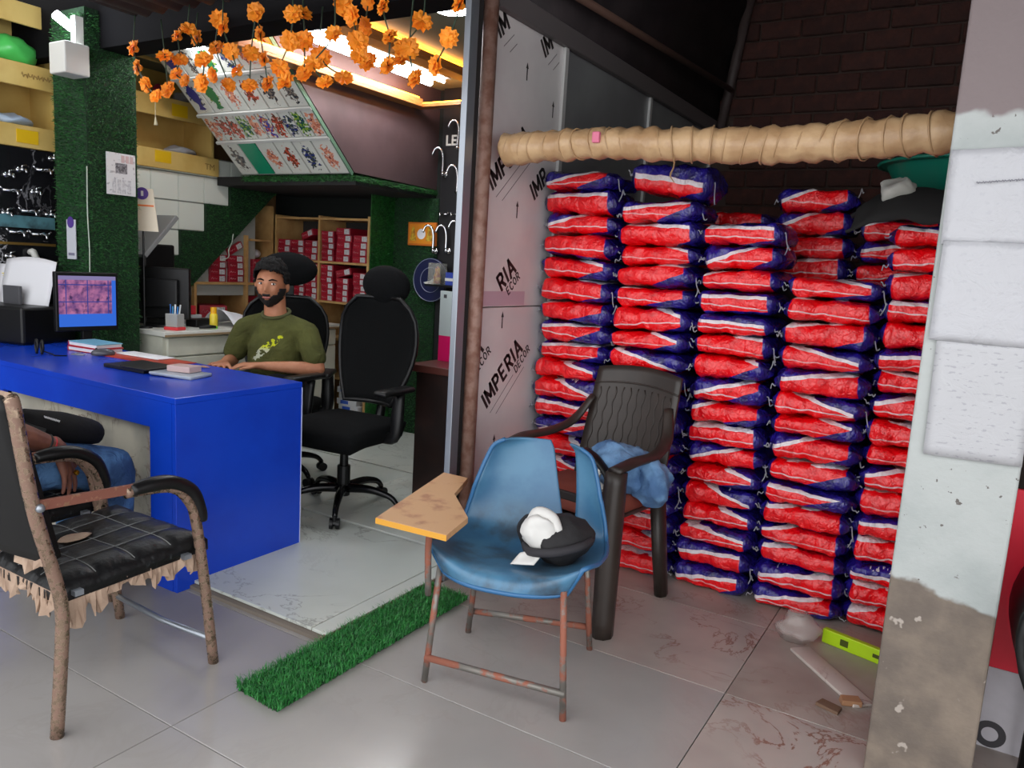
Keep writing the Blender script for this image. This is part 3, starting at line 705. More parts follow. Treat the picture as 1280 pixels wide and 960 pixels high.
arts = [((110, 60, 40), (190, 80, 60), (70, 60, 50)), ((40, 50, 120), (60, 70, 60), (120, 120, 130)), ((40, 90, 60), (130, 160, 60), (30, 50, 100)), ((190, 110, 90), (220, 150, 120), (120, 60, 60)), ((60, 60, 66), (120, 110, 100), (40, 50, 60)), ((170, 60, 60), (60, 70, 150), (200, 150, 60))]
ARTS = [tile_art_mat(i, c, .055, .10) for i, c in enumerate(arts)]
GREEN = M('green_tile', (30, 140, 104), .2); NAVY = M('navy_motif', (38, 46, 128), .2); LEAFG = M('green_motif', (36, 110, 60), .2)
rows = [(.015, .265, 6), (.295, .475, 10), (.505, .735, 6), (.765, .965, 6)]
pick = [[4, -1, 3, 0, 1, 3], [3, 0, 0, 2, 3, 5, 0, 1, 2, 3], [1, 2, 3, 0, 4, 4], [1, 4, 2, 1, 3, 0]]
for ri, (l0, l1, n) in enumerate(rows):
    wdt = 1.0/n
    for k in range(n):
        x0 = -4.545+k*wdt*1.02; pk = pick[ri][k]
        tl = soff_box('tile', x0+.006, x0+wdt-.004, l0, l1, *D(.012, .022), GREEN if pk < 0 else ARTS[pk])
        if ri == 2 and k < 2 or (ri == 3 and k in (0, 2)):
            prof2 = [(.012, -.09), (.034, -.085), (.02, -.07), (.012, -.05), (.032, -.02), (.046, .02), (.036, .055), (.014, .075), (.018, .095)]
            pl = [(x, y) for x, y in prof2]+[(-x, y) for x, y in reversed(prof2)]
            obj('vase_motif', prism(nb(), pl, *D(.0222, .0232)), NAVY if k == 0 else LEAFG, tl)
    soff_box('rail', -4.56, -3.515, l1+.006, l1+.026, *D(.012, .035), M('white_rail', (190, 192, 188), .4))
soff_box('side_edge', -3.522, -3.512, 0, .98, *D(.005, .03), M('edge_trim_green', (70, 100, 80), .6))

# ------------------------------------------------------------------ yellow wall shelf
ysh = thing('wall_shelf', 'cream yellow wall shelf with deep fronts above the taps', 'shelf', (0, 0, 0))
for (z0, z1) in ((1.86, 1.985), (2.20, 2.33), (2.54, 2.66)):
    obj('front_board', box(nb(), -4.87, -4.852, 1.2, 3.78, z0, z1, .003, seg=1), YELLOW, ysh)
    obj('shelf_board', box(nb(), -5.19, -4.87, 1.2, 3.78, z1-.024, z1-.004), YELLOW, ysh)
obj('back_board', box(nb(), -5.2, -5.185, 1.2, 3.78, 1.86, 2.66), YELLOW, ysh)
for y in (1.5, 2.20, 2.66, 3.05, 3.74): obj('divider', box(nb(), -5.185, -4.872, y-.01, y+.01, 1.88, 2.64), YELLOW, ysh)
for (y0, y1, z0, z1) in ((2.40, 2.52, 1.885, 1.96), (3.27, 3.39, 1.90, 1.975), (3.40, 3.52, 2.22, 2.30)):
    obj('sticker', box(nb(), -4.853, -4.849, y0, y1, z0, z1), MARKER, ysh)
obj('handwriting', tube(nb(), [(-4.850, 2.44+.0028*k, 2.265+.016*math.sin(k*1.3)*math.sin(k*.31+1)) for k in range(60)], .0022, 4), M('pencil_mark', (150, 118, 62), .8), ysh)
letters('TM', .06, M('pencil_mark', (150, 118, 62), .8), 'handwriting', ysh, frame_m((-4.851, 3.66, 1.90), (0, 1, 0), (0, 0, 1)))
def lump(name, c, r, mm, label, cat, amp=.03, sc=12, seed=1, group=None):
    bm = nb(); ell(bm, (0, 0, 0), r, (0, 0, 0), 18, 12); wob(bm, amp, sc, seed)
    for v in bm.verts: v.co.z = max(v.co.z, -r[2]*.8)
    return tag(obj(name, bm, mm, None, True, loc=(c[0], c[1], c[2]+r[2]*.8)), label, cat, group)
CLEAR = M('cloudy_plastic', (176, 178, 182), .25, alpha=.75)
lump('plastic_bag', (-4.96, 2.44, 2.327), (.08, .14, .085), M('green_film', (82, 196, 92), .35), 'bright green plastic bag on the yellow wall shelf', 'bag', .03, 14, 2)
lump('plastic_bag', (-5.14, 2.42, 2.327), (.03, .10, .11), CLEAR, 'grey clear plastic packet behind the green bag', 'packet', .012, 14, 3)
lump('plastic_packet', (-4.98, 2.42, 1.982), (.10, .13, .04), M('pale_blue_film', (170, 186, 204), .3), 'pale bluish plastic packet on the lower yellow shelf', 'packet', .03, 14, 4)
lump('plastic_packet', (-4.98, 3.55, 1.982), (.09, .12, .035), CLEAR, 'flat clear plastic packet on the shelf near the stair', 'packet', .02, 14, 5)
lump('plastic_packet', (-4.98, 3.40, 2.327), (.07, .06, .06), M('crimson_film', (150, 30, 60), .3), 'crimson plastic packet on the upper yellow shelf', 'packet', .025, 16, 6)
lump('plastic_packet', (-4.98, 3.56, 2.327), (.07, .06, .05), CLEAR, 'crumpled clear packet beside the crimson one', 'packet', .025, 16, 7)

# ------------------------------------------------------------------ taps
def tap_parts(kind):
    P = []
    if kind == 'bib':
        P += [('body', tube(nb(), [(0, 0, 0), (0, -.03, 0), (0, -.09, 0)], [.016, .016, .014], 10)), ('spout', tube(nb(), cr([(0, -.085, 0), (0, -.125, -.002), (0, -.14, -.03)], 4), .011, 8)), ('handle', tube(nb(), [(0, -.06, .01), (0, -.06, .035), (.035, -.075, .045)], .007, 6)), ('flange', lathe(nb(), [(.028, 0), (.024, .008), (0, .008)], 14, Matrix.Rotation(PI/2, 4, 'X')))]
    elif kind == 'mixer':
        P += [('body', tube(nb(), [(-.075, -.04, 0), (.075, -.04, 0)], .015, 10)), ('spout', tube(nb(), cr([(0, -.04, 0), (0, -.10, .01), (0, -.15, -.01), (0, -.16, -.04)], 4), .011, 8)), ('handle', tube(nb(), [(-.075, -.04, 0), (-.10, -.045, .03)], .009, 6)), ('handle', tube(nb(), [(.075, -.04, 0), (.10, -.045, .03)], .009, 6)), ('inlet', tube(nb(), [(-.05, 0, 0), (-.05, -.04, 0)], .012, 8)), ('inlet', tube(nb(), [(.05, 0, 0), (.05, -.04, 0)], .012, 8))]
    else:
        P += [('body', tube(nb(), [(0, 0, 0), (0, -.05, 0)], .017, 10)), ('spout', tube(nb(), cr([(0, -.04, .0), (0, -.04, .13), (-.02, -.05, .20), (-.06, -.07, .205), (-.085, -.08, .15)], 5), .011, 8)), ('handle', tube(nb(), [(0, -.04, 0), (.05, -.06, -.005)], .008, 6)), ('flange', lathe(nb(), [(.03, 0), (.026, .01), (0, .01)], 14, Matrix.Rotation(PI/2, 4, 'X')))]
    return [(n, tomesh(n, b, CHROME, True)) for n, b in P]
TAPS = {k: tap_parts(k) for k in ('bib', 'mixer', 'swan')}
def tap(kind, loc, rz, label, group, sc=1., roll=0.):
    t = thing('tap', label, 'tap', loc, rz, group); t.scale = (sc, sc, sc); t.rotation_euler.y = roll
    for n, me in TAPS[kind]: place(n, me, t)
    return t
KN = {'bib': 'short chrome bib tap', 'mixer': 'chrome two-handle mixer tap', 'swan': 'chrome swan-neck tap'}
for rown, row in (('top row', ((64, 198, 'bib'), (53, 213, 'mixer'), (24, 212, 'bib'), (8, 218, 'bib'))), ('row above the teal strip', ((42, 240, 'bib'), (12, 238, 'mixer'))), ('row on the teal strip', ((60, 268, 'bib'), (35, 264, 'mixer'), (6, 266, 'bib'))), ('row on the gold rail', ((48, 293, 'mixer'), (20, 290, 'mixer'))), ('lowest row', ((10, 320, 'bib'),))):
    for i, (px, py, k) in enumerate(row):
        p = atX(px, py, -4.855); tap(k, (-4.86, p.y, p.z), PI/2, '%s in the %s, %s from the turf pillar' % (KN[k], rown, ('first', 'second', 'third', 'fourth')[i]), 'taps on the marble wall', .62)
p = atX(38, 322, -4.855); wt = thing('soap_holder', 'white plastic hook with a red tag on the marble wall', 'hook', (-4.855, p.y, p.z), PI/2)
obj('hook', tube(nb(), cr([(0, 0, .03), (0, -.03, .035), (.01, -.045, 0), (.03, -.05, -.04)], 4), [.018, .02, .018, .012], 8), WHITE, wt, smooth=True); obj('tag', lathe(nb(), [(0, 0), (.022, 0), (.022, .006), (0, .006)], 14, Matrix.Translation((-.015, -.03, -.05)) @ Matrix.Rotation(PI/2, 4, 'X')), M('red_tag', (190, 40, 44), .4), wt)
st = thing('tap_rail', 'pale teal printed strip under a row of taps', 'strip', (0, 0, 0)); obj('strip', box(nb(), -4.86, -4.85, 2.2, 2.60, 1.40, 1.47), M('teal_print', (90, 138, 148), .4, c2=(46, 60, 66), sc=9), st)
st = thing('tap_rail', 'thin gold rail behind two mixer taps', 'rail', (0, 0, 0)); obj('rail', box(nb(), -4.86, -4.848, 2.2, 2.60, 1.30, 1.315), M('gold_metal', (190, 150, 80), .3, .8), st)
for (px, py, k, r, nm) in ((556, 218, 'swan', 0, 'next to the brown stair flight'), (574, 185, 'swan', .1, 'above the white letters'), (574, 240, 'swan', 0, 'below the white letters'), (556, 268, 'mixer', 0, 'nearer the turf strip'), (570, 268, 'mixer', 0, 'nearer the grey post'), (576, 309, 'swan', 0, 'above the blue carton'), (560, 314, 'swan', 0, 'above the figurine'), (546, 314, 'swan', 0, 'in front of the orange picture')):
    p = atY(px, py, 4.58); tap(k, (p.x, 4.585 if px > 550 else 4.565, p.z), 0, '%s on the black board, %s' % (KN[k], nm), 'taps on the black board', .42 if k == 'mixer' else .85, r)

# ------------------------------------------------------------------ shelves with cartons
SB = M('dark_shelf_inside', (46, 44, 42), .8)
bsh = thing('rear_shelf', 'pale board shelf full of maroon cartons on the rear wall', 'shelf', (0, 0, 0))
for x in (-4.86, -4.385, -3.885): obj('upright', box(nb(), x-.01, x+.01, 4.32, 4.61, .03, 1.64), WOOD, bsh)
for z in (.42, .72, 1.0, 1.30, 1.625): obj('shelf_board', box(nb(), -4.85, -3.895, 4.322, 4.60, z-.016, z), WOOD, bsh)
obj('back_board', box(nb(), -4.85, -3.895, 4.60, 4.612, .03, 1.63), SB, bsh)
obj('turf_side', grass(box(nb(), -3.874, -3.866, 4.325, 4.60, .03, 1.80), (-3.866, 4.325, .03), (0, 1, 0), (0, 0, 1), .27, 1.77, 3500, .018, .0016, .9, 10), GRASS, tw, kind='stuff')
ush = thing('understair_shelf', 'pale board shelf under the turf-covered stair', 'shelf', (0, 0, 0))
obj('shelf_board', box(nb(), -5.18, -4.87, 3.58, 4.30, 1.082, 1.10), WOOD, ush); obj('shelf_board', box(nb(), -5.18, -4.87, 3.58, 4.30, .81, .83), WOOD, ush)
obj('shelf_board', box(nb(), -5.18, -4.87, 4.09, 4.30, 1.42, 1.435), WOOD, ush)
for (y, z1) in ((3.59, 1.09), (4.05, 1.46), (4.295, 1.7)): obj('upright', box(nb(), -5.18, -4.868, y-.01, y+.01, .0, z1), WOOD, ush)
def carton_meshes(wd, h, d):
    b = tomesh('carton', box(nb(), -wd/2, wd/2, -d/2, d/2, 0, h, .002, seg=1), MAROON, False)
    s = tomesh('label_sticker', box(nb(), wd*.08, wd*.42, -d/2-.0012, -d/2, h*.12, h*.88), STICK, False)
    l = tomesh('script_print', tube(nb(), cr([(-wd*.42, -d/2-.0005, h*.45), (-wd*.36, -d/2-.0005, h*.68), (-wd*.3, -d/2-.0005, h*.42), (-wd*.22, -d/2-.0005, h*.6), (-wd*.12, -d/2-.0005, h*.45), (-wd*.06, -d/2-.0005, h*.55)], 3), .0022, 4, flat=.25), M('pink_white_print', (214, 170, 176), .5), False)
    return b, s, l
CM = {'s': carton_meshes(.125, .045, .2), 'm': carton_meshes(.14, .05, .2), 'l': carton_meshes(.15, .06, .22)}
def carton(k, loc, rz, label, group, tip=(0, 0)):
    b, s, l = CM[k]; o = place('carton', b, None, loc, (tip[0], tip[1], rz)); tag(o, label, 'carton', group)
    place('label_sticker', s, o); place('script_print', l, o); return o
LAB = ['bottom', 'second', 'third', 'fourth', 'fifth', 'sixth']
def pile(k, x, y, z, n, rz, where, group, dx=.006):
    h = {'s': .0455, 'm': .0505, 'l': .0605}[k]
    for i in range(n):
        pos = 'bottom' if i == 0 else ('topmost' if i == n-1 else LAB[i]+' from bottom')
        a = RN.uniform(-dx, dx)
        carton(k, (x+a*math.cos(rz), y+a*math.sin(rz), z+i*h), rz+RN.uniform(-.04, .04), 'maroon carton, %s, %s' % (pos, where), group)
G1 = 'maroon cartons on the rear shelf'; G2 = 'maroon cartons under the stair'
for (x, n, nm) in ((-4.305, 5, 'beside the middle upright'), (-4.14, 5, 'in the middle pile'), (-3.978, 4, 'beside the turf strip')):
    pile('m' if x > -4.2 else 's', x, 4.43, 1.30, n, 0, 'rear shelf upper right bay '+nm, G1)
for (x, n, nm) in ((-4.305, 6, 'beside the middle upright'), (-4.14, 4, 'in the middle pile'), (-3.97, 5, 'beside the turf strip')):
    pile('s', x, 4.43, 1.0, n, 0, 'rear shelf lower right bay '+nm, G1)
for (x, n, nm) in ((-4.77, 3, 'next to the stair'), (-4.622, 3, 'in the middle pile'), (-4.474, 3, 'beside the middle upright')):
    pile('m', x, 4.43, 1.30, n, 0, 'rear shelf upper left bay '+nm, G1)
for (x, n, nm) in ((-4.76, 4, 'next to the stair'), (-4.61, 5, 'in the middle pile'), (-4.470, 6, 'beside the middle upright')):
    pile('s', x, 4.43, 1.0, n, 0, 'rear shelf lower left bay '+nm, G1)
carton('m', (-4.12, 4.41, 1.197), .1, 'maroon carton lying askew above the lower middle pile', G1, (0, -.22))
carton('m', (-4.485, 4.41, 1.472), -.1, 'maroon carton tipped up on the upper left bay', G1, (0, -.3))
carton('l', (-4.1, 4.46, .72), .1, 'maroon carton alone in the bay below the piles', G1)
for (y, n, nm) in ((3.80, 4, 'pile beside the turf'), (3.955, 4, 'pile beside the upright')): pile('m', -4.98, y, 1.10, n, PI/2, nm, G2)
for i in range(3): carton('l', (-4.98, 4.18, 1.10+i*.061), PI/2, 'large maroon carton, %s, pile past the upright' % ('bottom', 'middle', 'topmost')[i], G2)
carton('m', (-4.97, 3.955, 1.334), PI/2, 'maroon carton tilted upright on top of the understair pile', G2, (0, -.5))
lump('plastic_packet', (-5.0, 4.18, 1.29), (.08, .09, .04), M('white_film', (200, 200, 204), .35), 'crumpled white wrapper on the large understair cartons', 'wrapper', .02, 14, 11)
carton('l', (-4.97, 3.80, .83), PI/2-.5, 'big maroon carton lying in the lower understair bay', G2).scale = (1.3, .95, 1.6)
o = carton('l', (-4.99, 4.16, .83), PI/2, 'upright bright red carton in the lower understair bay', G2); o.scale = (.9, .6, 2.7)
for i in range(8):
    o = thing('tile_box', 'white box with blue print, %s in the stack behind the counter' % ('bottom' if i == 0 else 'topmost' if i == 7 else ORD[i]+' from bottom'), 'box', (-4.08+.02*(i % 2), 4.43, .03+i*.0455), 0, 'blue and white boxes')
    obj('box', box(nb(), -.1, .1, -.09, .09, 0, .0455, .003, seg=1), M('white_card', (206, 208, 210), .5), o); obj('blue_print', box(nb(), -.06, .02, -.0915, -.0895, .008, .034), M('blue_print', (50, 90, 190), .5), o)

# ------------------------------------------------------------------ counter along the stair
CW = M('cream_counter', (208, 208, 192), .45, c2=(194, 194, 178), sc=6)
ct = thing('counter', 'cream white counter with doors and small round knobs', 'counter', (0, 0, 0))
obj('worktop', box(nb(), -4.85, -4.08, 2.80, 4.27, .812, .842, .004), M('counter_top', (214, 214, 206), .35), ct)
obj('edge_strip', box(nb(), -4.081, -4.076, 2.80, 4.27, .812, .825), M('tan_edge', (150, 128, 98), .6), ct)
obj('carcass', box(nb(), -4.85, -4.13, 2.82, 4.25, .03, .812), CW, ct)
for (y0, y1) in ((2.84, 3.29), (3.31, 3.76), (3.78, 4.24)):
    dr = obj('drawer_front', box(nb(), -4.132, -4.108, y0, y1, .69, .80, .003, seg=1), CW, ct)
    d = obj('door', box(nb(), -4.132, -4.108, y0, y1, .06, .68, .003, seg=1), CW, ct)
    obj('knob', lathe(nb(), [(0, 0), (.012, 0), (.016, .012), (.010, .02), (0, .021)], 12, Matrix.Translation((-4.108, y0+.05 if y0 > 3.2 else y1-.05, .60)) @ Matrix.Rotation(PI/2, 4, 'Y')), M('dark_knob', (70, 58, 48), .3, .6), d, smooth=True)
# things on the counter
mb = thing('monitor', 'black flat monitor seen from behind on the white counter', 'monitor', (-4.40, 3.01, .842), 3.75)
obj('casing', box(nb(), -.17, .17, -.015, .03, .05, .37, .01), BLACKP, mb); obj('rear_hump', box(nb(), -.11, .11, .03, .065, .12, .30, .012), BLACKP, mb)
obj('neck', box(nb(), -.03, .03, -.03, .0, .0, .16, .004), BLACKP, mb); obj('foot', lathe(nb(), [(0, 0), (.11, 0), (.10, .014), (0, .016)], 24), BLACKP, mb, auto=40)
pb = thing('printer', 'black printer with raised grey lid behind the counter monitor', 'printer', (-4.66, 3.10, .842), 0)
obj('body', box(nb(), -.14, .10, -.11, .11, 0, .51, .012), BLACKP, pb)
bm = nb(); cbox(bm, (.14, -.10, .56), (.26, .34, .028), (.845, 0, 0), .004); obj('lid', bm, M('grey_lid', (128, 130, 130), .4), pb)
obj('hinge', tube(nb(), [(.04, -.02, .50), (.10, -.06, .55)], .012, 8), BLACKP, pb)
pc = thing('pen_cup', 'clear pen cup with red base and blue pens on the counter', 'pen holder', (-4.17, 2.93, .842), .3)
obj('base', box(nb(), -.05, .05, -.04, .04, 0, .02, .006), M('red_plastic', (206, 50, 56), .4), pc); obj('cup', box(nb(), -.042, .042, -.034, .034, .02, .10, .004), M('clear_cup', (200, 200, 196), .15, alpha=.6), pc)
for k, c in enumerate(((30, 90, 170), (60, 140, 190), (220, 220, 224), (30, 110, 180), (190, 196, 200))): obj('pen', tube(nb(), [(-.025+.012*k, 0, .03), (-.035+.018*k, .005, .155-.012*(k % 2))], .0045, 6), M('pen_%d' % k, c, .35), pc, smooth=True)
gb = thing('glue_bottle', 'white and yellow bottle with a green foot on the counter', 'bottle', (-4.16, 3.20, .842))
obj('body', lathe(nb(), [(0, .015), (.024, .015), (.025, .02), (.025, .085), (.020, .095), (0, .096)], 16), M('yellow_body', (232, 206, 60), .4), gb, auto=40); obj('foot', lathe(nb(), [(0, 0), (.025, 0), (.025, .016), (0, .016)], 16), M('lime', (120, 220, 60), .4), gb, auto=40)
obj('cap', lathe(nb(), [(.019, .095), (.019, .135), (0, .136)], 14), M('orange_cap', (240, 176, 20), .4), gb, auto=40)
obj('stapler', None or tube(nb(), [(0, 0, .012), (.06, 0, .014), (.10, .0, .012)], [.010, .013, .009], 8), BLACKP, None, True, loc=(-4.14, 3.08, .845), rot=(0, 0, 1.2))
tag(bpy.data.objects['stapler'], 'small black stapler beside the pen cup on the counter', 'stapler')
o = thing('stamp_box', 'flat black box on the counter beside the paper roll', 'box', (-4.30, 3.22, .842), .1); obj('box', box(nb(), -.05, .05, -.09, .09, 0, .05, .006), BLACKP, o)
o = thing('small_carton', 'small red and white carton standing behind the yellow bottle', 'carton', (-4.50, 3.28, .842), .1); obj('lower', box(nb(), -.04, .04, -.06, .06, 0, .06, .003, seg=1), M('silver_card', (170, 172, 176), .4), o); obj('upper', box(nb(), -.03, .03, -.04, .02, .061, .12, .003, seg=1), M('red_card', (180, 24, 40), .5), o)
bm = nb(); sheet(bm, 10, 12, lambda u, v: V((-.17+.34*u, -.22+.44*v, .002+.12*math.sin(PI*u)*max(0., (1-v))*.9+.01*noise.noise(V((u*5, v*5, 1))))))
tag(obj('paper_sheet', bm, PAPER, None, True, loc=(-4.30, 3.56, .846), solid=.002), 'large white paper sheet curling on the cream counter', 'paper')

# ------------------------------------------------------------------ blue desk
dk = thing('reception_desk', 'glossy blue reception desk with a marble panel let into its front', 'desk', (0, 0, 0))
obj('desktop', box(nb(), -4.84, -2.55, 1.79, 2.43, .755, .78, .002, seg=1), MAT_BLUE, dk)
obj('end_panel', box(nb(), -2.575, -2.551, 1.792, 2.428, .0, .755, .0015, seg=1), MAT_BLUE, dk)
obj('fascia', box(nb(), -4.84, -2.576, 1.792, 1.815, .645, .755), MAT_BLUE, dk)
obj('right_stile', box(nb(), -2.712, -2.576, 1.792, 1.815, .0, .645), MAT_BLUE, dk); obj('left_stile', box(nb(), -4.84, -3.83, 1.792, 1.815, .0, .645), MAT_BLUE, dk)
mp = vein_mat('cracked_marble', (192, 186, 168), (106, 86, 72), 6.5, .034, .3, (152, 148, 136), .85)
obj('marble_panel', box(nb(), -3.83, -2.712, 1.83, 1.85, .0, .66), mp, dk); obj('panel_border', box(nb(), -2.735, -2.712, 1.815, 1.832, .0, .645), M('tan_border', (186, 176, 150), .5), dk)
obj('inner_side', box(nb(), -2.62, -2.576, 1.85, 2.42, .0, .755), MAT_BLUE, dk)
obj('edge_strip', box(nb(), -2.556, -2.5495, 2.427, 2.4315, .0, .755), M('white_edge', (190, 200, 236), .4), dk)
# on the desk
mo = thing('monitor', 'lit monitor showing camera pictures on the blue desk', 'monitor', (-4.13, 2.37, .78), 1.5)
obj('casing', box(nb(), -.165, .165, -.012, .02, .085, .40, .005), BLACKP, mo)
obj('screen', (lambda b: b)(box(nb(), -.15, .15, -.003, .0, -.135, .135)), screen_mat(), mo, loc=(0, -.0115, .245))
obj('neck', box(nb(), -.025, .025, .0, .03, .01, .12, .003), BLACKP, mo); obj('foot', box(nb(), -.055, .055, -.07, .07, 0, .012, .005), BLACKP, mo)
pt = thing('printer', 'black desk printer with white papers standing in its tray', 'printer', (-4.56, 2.22, .78), .25)
obj('body', box(nb(), -.24, .24, -.17, .17, 0, .20, .015), BLACKP, pt); obj('paper_guide', box(nb(), -.07, .05, -.02, .0, .19, .30, .004), M('grey_guide', (70, 70, 74), .5), pt)
bm = nb(); sheet(bm, 8, 8, lambda u, v: V((-.16+.36*u, .02+.07*v, .17+.27*v+.02*math.sin(PI*u)*v))); obj('paper', bm, PAPER, pt, True, solid=.002)
bm = nb(); sheet(bm, 8, 8, lambda u, v: V((-.26+.26*u, .08+.05*v, .17+.24*v))); obj('paper', bm, PAPER, pt, True, solid=.002)
fl_ = thing('pompom', 'yellow fringed paper pompom above the desk printer', 'decoration', (-4.74, 2.30, 1.135))
bm = nb()
for k in range(90):
    d = V((RN.gauss(0, 1), RN.gauss(0, 1), RN.gauss(0, 1))).normalized(); tube(bm, [d*.01, d*.055], [.004, .0025], 4)
obj('fringe', bm, M('pompom_yellow', (226, 206, 30), .7), fl_, kind='stuff'); obj('stick', tube(nb(), [(0, 0, 0), (.03, .0, -.16)], .004, 6), M('stick', (90, 110, 60), .6), fl_)
RED = M('red_cover', (186, 40, 48), .4); CYAN = M('cyan_cover', (110, 170, 190), .4)
for i, (z, rz, mm, lab_) in enumerate(((.781, .10, RED, 'red-edged book lying under another on the blue desk'), (.806, .04, CYAN, 'book with pale blue cover on top of a red book'))):
    b = thing('book', lab_, 'book', (-3.92, 2.29, z), rz); b.scale = (.86, .8, 1)
    obj('cover', box(nb(), -.14, .14, -.09, .09, .019, .0235, .001, seg=1), mm, b); obj('cover', box(nb(), -.14, .14, -.09, .09, 0, .003), RED, b); obj('pages', box(nb(), -.136, .132, -.086, .086, .003, .019), PAPER, b); obj('spine', box(nb(), -.1415, -.138, -.09, .09, 0, .0235), RED, b)
b = place('folder', tomesh('folder', box(nb(), -.26, .26, -.09, .09, 0, .003), M('orange_sheet', (190, 66, 30), .4, c2=(160, 44, 24), sc=7), False), None, (-3.535, 2.32, .7805), (0, 0, .05)); tag(b, 'orange red sheet lying on the blue desk', 'sheet')
b = place('paper_sheet', tomesh('paper', wob(box(nb(), -.16, .16, -.05, .05, 0, .006, .002), .004, 12, 1), PAPER, True), None, (-3.60, 2.36, .785), (0, 0, .05)); tag(b, 'folded white paper on the orange sheet', 'paper')
ms = thing('computer_mouse', 'grey black mouse beside the red books on the desk', 'mouse', (-3.745, 2.225, .784), -.5)
bm = nb(); ell(bm, (0, 0, .008), (.032, .055, .026)); [setattr(v.co, 'z', max(v.co.z, 0)) for v in bm.verts]; obj('shell', bm, M('mouse_grey', (74, 74, 80), .25), ms, True); obj('wheel', tube(nb(), [(-.004, -.03, .03), (.004, -.03, .03)], .006, 8), BLACKP, ms)
ky = thing('key_bunch', 'bunch of metal keys on the blue desk', 'keys', (-3.83, 2.13, .781))
for a in (0, .8, 1.7): obj('key', box(nb(), 0, .05, -.005, .005, .001+a*.002, .004+a*.002, 0, Matrix.Rotation(a+.4, 4, 'Z')), STEEL, ky)
obj('ring', tube(nb(), [(.016*math.cos(k*PI/8), .016*math.sin(k*PI/8), .004) for k in range(16)], .002, 5, closed=True), STEEL, ky)
ps = thing('card_reader', 'pair of black clip loops with a cable standing on the desk', 'clips', (-3.97, 2.02, .78))
for x in (0, .05): obj('loop', tube(nb(), cr([(x, 0, 0), (x-.012, 0, .04), (x, 0, .07), (x+.012, 0, .04), (x, 0, 0)], 4), .006, 6), BLACKP, ps, smooth=True)
obj('cable', tube(nb(), cr([(.05, 0, .02), (.09, .03, .004), (.13, .02, .003), (.16, .06, .003)], 5), .003, 5), BLACKP, ps)
nbk = thing('notebook', 'black leather notebook with a pen on the desk', 'notebook', (-3.26, 2.13, .781), .05)
obj('cover', box(nb(), -.15, .13, -.10, .10, 0, .016, .003), M('black_leather', (18, 17, 20), .4), nbk); obj('flap', box(nb(), -.02, .16, -.11, .0, .016, .024, .003), M('black_leather', (18, 17, 20), .4), nbk); obj('stud', lathe(nb(), [(0, 0), (.006, 0), (.005, .004), (0, .005)], 10, Matrix.Translation((-.02, -.095, .016))), CHROME, nbk)
pn = place('pen', tomesh('pen', tube(nb(), [(-.07, 0, 0), (.05, 0, .002), (.075, 0, .002)], [.005, .005, .0015], 8), M('pen_tan', (176, 130, 96), .4), True), None, (-3.16, 2.33, .787), (0, 0, .3)); tag(pn, 'tan pen lying at the far edge of the desk', 'pen')
cb = thing('sample_box', 'clear packet and card box near the desk corner', 'box', (-2.98, 2.14, .781), .25)
bm = nb(); box(bm, -.12, .10, -.08, .06, 0, .016, .006); wob(bm, .008, 20, 2); obj('clear_packet', bm, M('frosted_film', (170, 178, 190), .25, alpha=.85), cb, True); obj('card_box', box(nb(), -.07, .05, -.03, .05, .018, .045, .003), M('pinkish_card', (196, 170, 168), .4), cb)

# pillar papers
P3 = paper_mat('calendar_print', (212, 214, 216), (90, 90, 100), 60, .5, .1)
cal = thing('calendar', 'white wall calendar with a dark picture on the turf pillar', 'calendar', (-4.262, 2.66, 1.73))
obj('sheet', box(nb(), -.004, .004, -.085, .085, -.115, .115), P3, cal); obj('picture', box(nb(), .0041, .005, -.035, .035, .005, .06), M('dark_picture', (52, 50, 56), .5, c2=(150, 150, 154), sc=70), cal)
for k in range(4): obj('date_block', box(nb(), .0041, .0048, -.055+.03*k, -.033+.03*k, -.105, -.03), M('date_grey', (168, 170, 176), .6, c2=(206, 208, 210), sc=90), cal)
for k in range(3): obj('date_block', box(nb(), .0041, .0048, .0+.026*k, .02+.026*k, .065, .105), M('date_red', (196, 172, 172), .6), cal)
stk = thing('payment_sticker', 'narrow white payment sticker with purple emblem on the pillar front', 'sticker', (-4.43, 2.462, 1.36))
obj('card', box(nb(), -.045, .045, 0, .004, -.12, .10), M('lilac_white', (196, 198, 206), .4), stk); obj('emblem', lathe(nb(), [(0, 0), (.032, 0), (.032, .002), (0, .002)], 20, Matrix.Translation((0, -.001, .085)) @ Matrix.Rotation(PI/2, 4, 'X')), M('purple', (84, 56, 140), .4), stk); obj('caption', box(nb(), -.03, .03, -.001, 0, -.10, -.085), M('grey_caption', (120, 118, 140), .6), stk)
sd_ = thing('payment_stand', 'cream payment card with purple emblem and orange band behind the pillar', 'sign', (-4.35, 2.845, 1.545), .7)
obj('card', prism(nb(), [(-.075, -.12), (.09, -.12), (.06, .13), (-.06, .13)], 0, .006, 'y'), M('cream_card', (226, 214, 190), .4), sd_); obj('emblem', lathe(nb(), [(0, 0), (.036, 0), (.036, .002), (0, .002)], 20, Matrix.Translation((0, -.001, .10)) @ Matrix.Rotation(PI/2, 4, 'X')), M('purple', (84, 56, 140), .4), sd_); obj('glyph', box(nb(), -.006, .008, -.004, -.001, .085, .115), WHITE, sd_); obj('orange_band', box(nb(), -.06, .065, -.001, 0, .025, .035), M('orange_band', (230, 120, 50), .5), sd_)
obj('pole', tube(nb(), [(0, .012, -.703), (0, .012, -.1)], .006, 8), BLACKP, sd_); obj('foot', lathe(nb(), [(0, -.703), (.05, -.703), (.045, -.693), (0, -.691)], 18), BLACKP, sd_)

